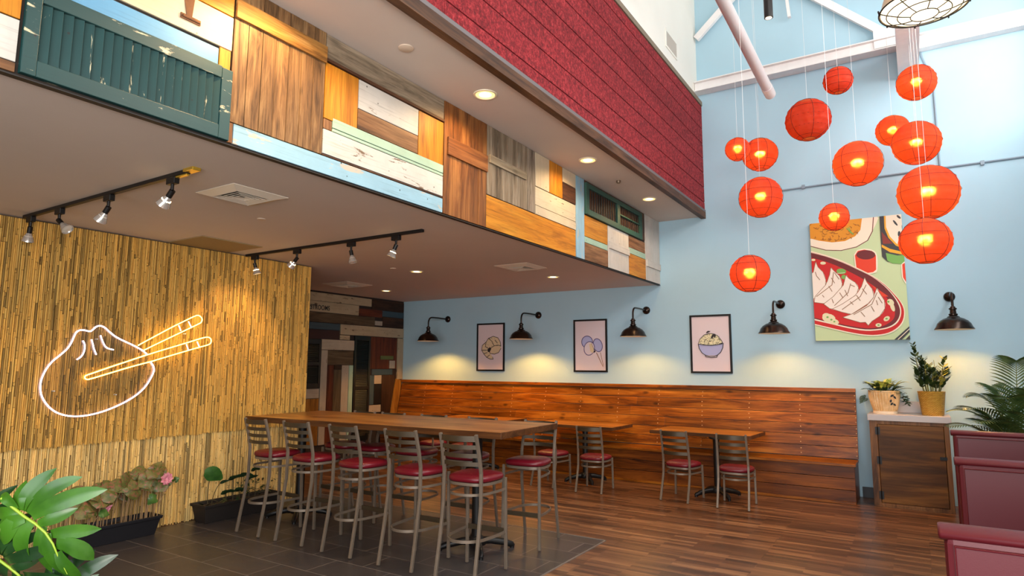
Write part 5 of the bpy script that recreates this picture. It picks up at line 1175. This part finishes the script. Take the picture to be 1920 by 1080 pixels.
def monstera_leaf(t, origin, rt, up, sc, mat, curl, seed):
    rnd = random.Random(seed); rt, up = Vector(rt).normalized(), Vector(up).normalized(); nz = rt.cross(up)   # towards the viewer side
    def W(p, dz=0.0):
        a, b2 = (p[0] - 300) * sc, -(p[1] - 560) * sc
        return Vector(origin) + rt * a + up * b2 + nz * (dz - curl * (a * a + b2 * b2))
    mb = MB()
    for k, (a, c, d, w) in enumerate(LOBES):
        n = 9; pts = []; bend = rnd.uniform(.01, .05)
        for i in range(n + 1):
            q = i / n; p = (a[0] * (1 - q) ** 2 + c[0] * 2 * q * (1 - q) + d[0] * q * q, a[1] * (1 - q) ** 2 + c[1] * 2 * q * (1 - q) + d[1] * q * q)
            pts.append(W(p, .012 * math.sin(q * 3) + .006 * (k % 3) - bend * q * q))
        blade(mb, pts, [w * sc * v * 1.12 for v in (.56, .68, .80, .90, .97, 1.0, .94, .80, .52, .04)], (pts[n // 2] - pts[0]).cross(nz), -.10 if k % 2 else .10, 6)
    lf = mb.build('leaf', mat, t, smooth=80, recalc=False)
    MB().tube([W(p, .014) for p in RIB], [.0055, .006, .0055, .005, .0045, .004, .003, .0012], 8).build('midrib', MR, lf, smooth=60)
    return W((165, 455), .0)
def monstera():
    t = thing('monstera_plant', 'large glossy split-leaf monstera in the lower left corner', 'plant', (-3.18, 1.02, ZT))
    rt, up = (.844, .536, 0), (.062, -.107, .992); sc = 4.3e-4
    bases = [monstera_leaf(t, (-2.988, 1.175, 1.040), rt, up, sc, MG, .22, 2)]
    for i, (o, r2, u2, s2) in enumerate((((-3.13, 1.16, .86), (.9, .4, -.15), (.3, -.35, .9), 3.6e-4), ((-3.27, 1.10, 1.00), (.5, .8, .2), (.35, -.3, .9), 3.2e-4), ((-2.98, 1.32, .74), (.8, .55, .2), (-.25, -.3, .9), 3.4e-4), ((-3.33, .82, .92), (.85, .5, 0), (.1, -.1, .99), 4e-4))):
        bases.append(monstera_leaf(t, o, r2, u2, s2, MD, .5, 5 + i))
    st = MB()
    for b2 in bases: st.tube(bez((-3.18, 1.02, .36), (-3.2, 1.0, .85), b2 - Vector((.01, -.012, 0)), 10), [.011] * 6 + [.008] * 5, 8)
    st.build('stems', plain('monstera_stem', S(88, 116, 48), 0.5), t, smooth=60)
    MB().lathe([(.0, ZT), (.15, ZT), (.19, .34), (.20, .34), (.20, .37), (.175, .37), (.17, .34), (0, .33)], (-3.18, 1.02, 0), 28).build('pot', plain('dark_pot', S(60, 56, 54), 0.6), t, smooth=40)
    MB().lathe([(0, .345), (.174, .345), (.174, .33), (0, .33)], (-3.18, 1.02, 0), 20).build('soil', SOIL, t)
monstera()

# pots on the cabinet
def basket_mat(name, c1, c2, sx, sz):
    m, nt, b = new_mat(name); tc = N(nt, 'ShaderNodeTexCoord')
    br = N(nt, 'ShaderNodeTexBrick'); br.offset = 0.5
    for k, val in (('Scale', 1.0), ('Brick Width', sx), ('Row Height', sz), ('Mortar Size', sz * .16), ('Bias', 0.1)): br.inputs[k].default_value = val
    br.inputs['Color1'].default_value = c1; br.inputs['Color2'].default_value = c2; br.inputs['Mortar'].default_value = tuple(v * .35 for v in c1[:3]) + (1,)
    sp = N(nt, 'ShaderNodeSeparateXYZ'); nt.links.new(tc.outputs['Object'], sp.inputs[0])
    at = N(nt, 'ShaderNodeMath', operation='ARCTAN2'); nt.links.new(sp.outputs[1], at.inputs[0]); nt.links.new(sp.outputs[0], at.inputs[1])
    ml = N(nt, 'ShaderNodeMath', operation='MULTIPLY'); nt.links.new(at.outputs[0], ml.inputs[0]); ml.inputs[1].default_value = .13
    cb = N(nt, 'ShaderNodeCombineXYZ'); nt.links.new(ml.outputs[0], cb.inputs[0]); nt.links.new(sp.outputs[2], cb.inputs[1]); nt.links.new(cb.outputs[0], br.inputs['Vector'])
    nt.links.new(br.outputs['Color'], b.inputs['Base Color']); b.inputs['Roughness'].default_value = 0.5
    bump(nt, b, br.outputs['Fac'], -0.5, 0.004); return m
ZC = 1.0985
def zz_plant():
    x, y = .13, 9.24; t = thing('zz_plant', 'upright dark glossy plant in a golden woven basket on the cabinet', 'potted plant', (x, y, ZC)); rnd = random.Random(14)
    MB().open_lathe([(0, ZC), (.108, ZC), (.114, ZC + .01), (.142, ZC + .275), (.146, ZC + .282), (.138, ZC + .284), (.132, ZC + .26)], (x, y, 0), 36).build('woven_pot', basket_mat('golden_weave', S(196, 142, 44), S(222, 176, 76), .03, .012), t, smooth=40)
    MB().lathe([(0, ZC + .245), (.133, ZC + .245), (.133, ZC + .23), (0, ZC + .23)], (x, y, 0), 24).build('soil', SOIL, t)
    dk = leaf_mat('zz_dark', S(34, 52, 26), S(58, 82, 38), None, .3); yl = leaf_mat('zz_yellow', S(130, 138, 48), S(176, 174, 78), None, .35)
    st = MB(); lv = MB()
    for (dx, dy, h, k) in ((-.15, -.02, .70, 0), (-.09, .05, .52, 0), (-.055, -.05, .50, 0), (.0, .02, .42, 1), (.03, -.05, .36, 0), (.15, -.01, .50, 1), (.17, .04, .36, 0), (-.13, -.05, .36, 0), (.08, .05, .30, 0)):
        z0 = ZC + .24; b = Vector((x + dx * .45, y + dy * .8, z0)); e = Vector((x + dx, y + dy, z0 + h * .86))
        path = bez(b, (b + e) / 2 + Vector((dx * .1, 0, .03)), e, 16); st.tube(path, [.008] * 6 + [.006] * 6 + [.003] * 5, 6)
        for i in range(4, 17):
            c = path[i]; tn = (path[min(i + 1, 16)] - path[i - 1]).normalized(); L = .10 * (1 - .35 * abs(i / 16 - .5) * 2) * rnd.uniform(.85, 1.15)
            for sg in (-1, 1):
                a = rnd.uniform(-.5, .5) + i * .35; sd = Vector((sg * math.cos(a), sg * math.sin(a) * .8, 0)); d = (sd + tn * .75).normalized()
                blade(lv, bez(c, c + d * L * .5 + tn * .006, c + d * L, 4), [.005, L * .40, L * .46, L * .32, .001], tn.cross(d), .2, 2, k if rnd.random() < .75 else 0)
    st.tube([(x + .055, y + .02, ZC + .24), (x + .05, y + .02, ZC + .66)], .003, 5)
    st.build('stems', plain('zz_stem', S(92, 96, 44), 0.5), t, smooth=60); lv.build('leaves', [dk, yl], t, smooth=60, recalc=False)
zz_plant()
def pale_pot():
    x, y = -.365, 9.28; t = thing('pothos_pot', 'trailing variegated plant in a pale ribbed pot with dark leaf motif', 'potted plant', (x, y, ZC)); rnd = random.Random(31)
    n = 64; Ls = []
    for r, z, rb in ((.128, .03, 0), (.132, .035, .0), (.150, .12, .006), (.166, .20, .006), (.172, .262, .003), (.176, .268, 0), (.176, .282, 0), (.164, .282, 0), (.158, .25, 0)):
        Ls.append([(x + (r + (rb if j % 2 else -rb)) * math.cos(2 * math.pi * j / n), y + (r + (rb if j % 2 else -rb)) * math.sin(2 * math.pi * j / n), ZC + z) for j in range(n)])
    MB().loops(Ls).build('ribbed_pot', leaf_mat('pot_cream', S(216, 172, 112), S(236, 204, 156), None, .5, 14), t, smooth=30)
    MB().lathe([(0, ZC), (.132, ZC), (.136, ZC + .03), (.126, ZC + .032), (0, ZC + .03)], (x, y, 0), 32).build('base', plain('pot_base', S(238, 222, 196), 0.4), t, smooth=40)
    MB().lathe([(0, ZC + .262), (.16, ZC + .262), (.16, ZC + .25), (0, ZC + .25)], (x, y, 0), 24).build('soil', SOIL, t)
    mo = MB()
    for (a, z, an, L) in ((-62, .225, .5, .05), (-52, .205, -.8, .05), (-62, .125, .8, .045), (-50, .115, -.6, .045), (-66, .16, 1.2, .04)):
        th = R(a); r = .158 + (z - .12) * .2 + .012; c = Vector((x + r * math.cos(th), y + r * math.sin(th), ZC + z)); tg = Vector((-math.sin(th), math.cos(th), 0)); d = tg * math.cos(an) + Vector((0, 0, 1)) * math.sin(an)
        blade(mo, [c - d * L / 2, c - d * L / 4, c, c + d * L / 4, c + d * L / 2], [.002, .02, .026, .02, .002], d.cross(Vector((math.cos(th), math.sin(th), 0))), .0, 2)
    mo.build('leaf_motif', plain('motif_dark', S(40, 44, 50), 0.5), t, recalc=False)
    yl = leaf_mat('pothos_yellow', S(176, 182, 62), S(226, 216, 112), S(104, 136, 44), .4, 20); dk = leaf_mat('pothos_dark', S(34, 56, 30), S(60, 84, 40), None, .35)
    lv = MB(); st = MB()
    for i in range(64):
        a = rnd.uniform(0, 6.28); rr = rnd.uniform(.02, .14); k = 0 if i < 40 else 1
        c = Vector((x + rr * math.cos(a), y + rr * math.sin(a), ZC + .275 + (rnd.uniform(.02, .07) if k == 0 else 0))); L = rnd.uniform(.12, .18)
        d = Vector((math.cos(a), math.sin(a), rnd.uniform(.1, 1.3))).normalized()
        blade(lv, bez(c, c + d * L * .6 + Vector((0, 0, .02)), c + d * L - Vector((0, 0, .03)), 5), [.008, L * .34, L * .42, L * .36, L * .2, .002], d.cross(Vector((0, 0, 1))) + Vector((0, 0, .01)), .2, 4, k)
    for i in range(60):
        u = rnd.random(); c = Vector((x + .15 + .09 * u + rnd.uniform(-.02, .04), y - .02 + rnd.uniform(-.06, .08), ZC + .27 - .15 * u + rnd.uniform(-.03, .03))); a = rnd.uniform(0, 6.28)
        d = Vector((math.cos(a), math.sin(a), rnd.uniform(-.6, .4))).normalized()
        blade(lv, bez(c, c + d * .03, c + d * .06, 4), [.004, .026, .032, .022, .001], d.cross(Vector((0, 0, 1))), .2, 2, 1)
    for i in range(7):
        c = Vector((x - .17 - rnd.uniform(0, .06), y - rnd.uniform(0, .06), ZC + .25 - rnd.uniform(0, .14))); d = Vector((-.6, -.2, -.6)).normalized()
        blade(lv, bez(c, c + d * .03 + Vector((0, 0, .01)), c + d * .07, 4), [.004, .03, .034, .02, .001], d.cross(Vector((0, 1, 0))), .2, 2, 1)
    st.tube(bez((x + .1, y, ZC + .26), (x + .2, y, ZC + .33), (x + .30, y, ZC + .31), 8), .003, 5)
    st.build('stems', plain('zz_stem', S(92, 96, 44), 0.5), t); lv.build('leaves', [yl, dk], t, smooth=60, recalc=False)
pale_pot()
def palm():
    x, y = .86, 8.35; t = thing('palm_plant', 'feathery green palm rising behind the burgundy booths', 'palm', (x, y, 0)); rnd = random.Random(17)
    pm = leaf_mat('palm_green', S(40, 66, 30), S(84, 104, 52), None, .4); ps = plain('palm_stem', S(96, 110, 56), 0.5)
    fr = [(-.62, -.35, 1.06, 1.1), (-.60, .05, 1.20, 1.0), (-.50, -.35, 1.24, 1.0), (-.42, -.05, 1.36, .9), (.0, -.16, 1.74, .3), (.20, .0, 1.66, .5), (.34, -.3, 1.46, .6), (.45, .1, 1.34, .8), (-.22, .25, 1.46, .7), (-.38, -.5, 1.12, 1.0), (.05, -.5, 1.20, 1.0), (.3, .4, 1.4, .7), (-.55, -.55, 1.00, 1.0), (-.16, -.35, 1.36, .8), (.12, -.3, 1.42, .7), (-.3, -.2, 1.12, 1.0)]
    for (dx, dy, z, dr) in fr:
        a = Vector((x + rnd.uniform(-.04, .04), y + rnd.uniform(-.04, .04), .38)); e = Vector((x + dx, y + dy * .9, z)); mid = Vector((x + dx * .25, y + dy * .25, z + .12 * dr))
        path = bez(a, mid, e, 34)
        rach = MB().tube(path, [.008 - .006 * i / 34 for i in range(35)], 6).build('frond', ps, t, smooth=60)
        mb = MB(); hz = Vector((dx, dy, 0)).normalized()
        for i in range(11, 35):
            c = path[i]; tn = (path[min(i + 1, 34)] - path[i - 1]).normalized(); s2 = tn.cross(Vector((0, 0, 1)))
            if s2.length < .1: s2 = Vector((1, 0, 0))
            s2.normalize(); q = (i - 11) / 23; L = .26 * (math.sin(math.pi * min(1, .22 + q * .78)) ** .7) + .03
            for sg in (-1, 1):
                d = (s2 * sg + tn * .8 + tn.cross(s2) * -.12).normalized()
                blade(mb, bez(c, c + d * L * .55 + Vector((0, 0, .012)), c + d * L - Vector((0, 0, .05 * L / .26)), 4), [.006, .016, .017, .011, .001], s2.cross(d).cross(d) + tn * .2, .3, 2)
        mb.build('leaflets', pm, rach, smooth=60, recalc=False)
    MB().lathe([(0, 0), (.16, 0), (.20, .36), (.21, .36), (.21, .40), (.185, .40), (.18, .36), (0, .35)], (x, y, 0), 28).build('pot', plain('dark_pot', S(60, 56, 54), 0.6), t, smooth=40)
    MB().lathe([(0, .375), (.183, .375), (.183, .36), (0, .36)], (x, y, 0), 20).build('soil', SOIL, t)
palm()
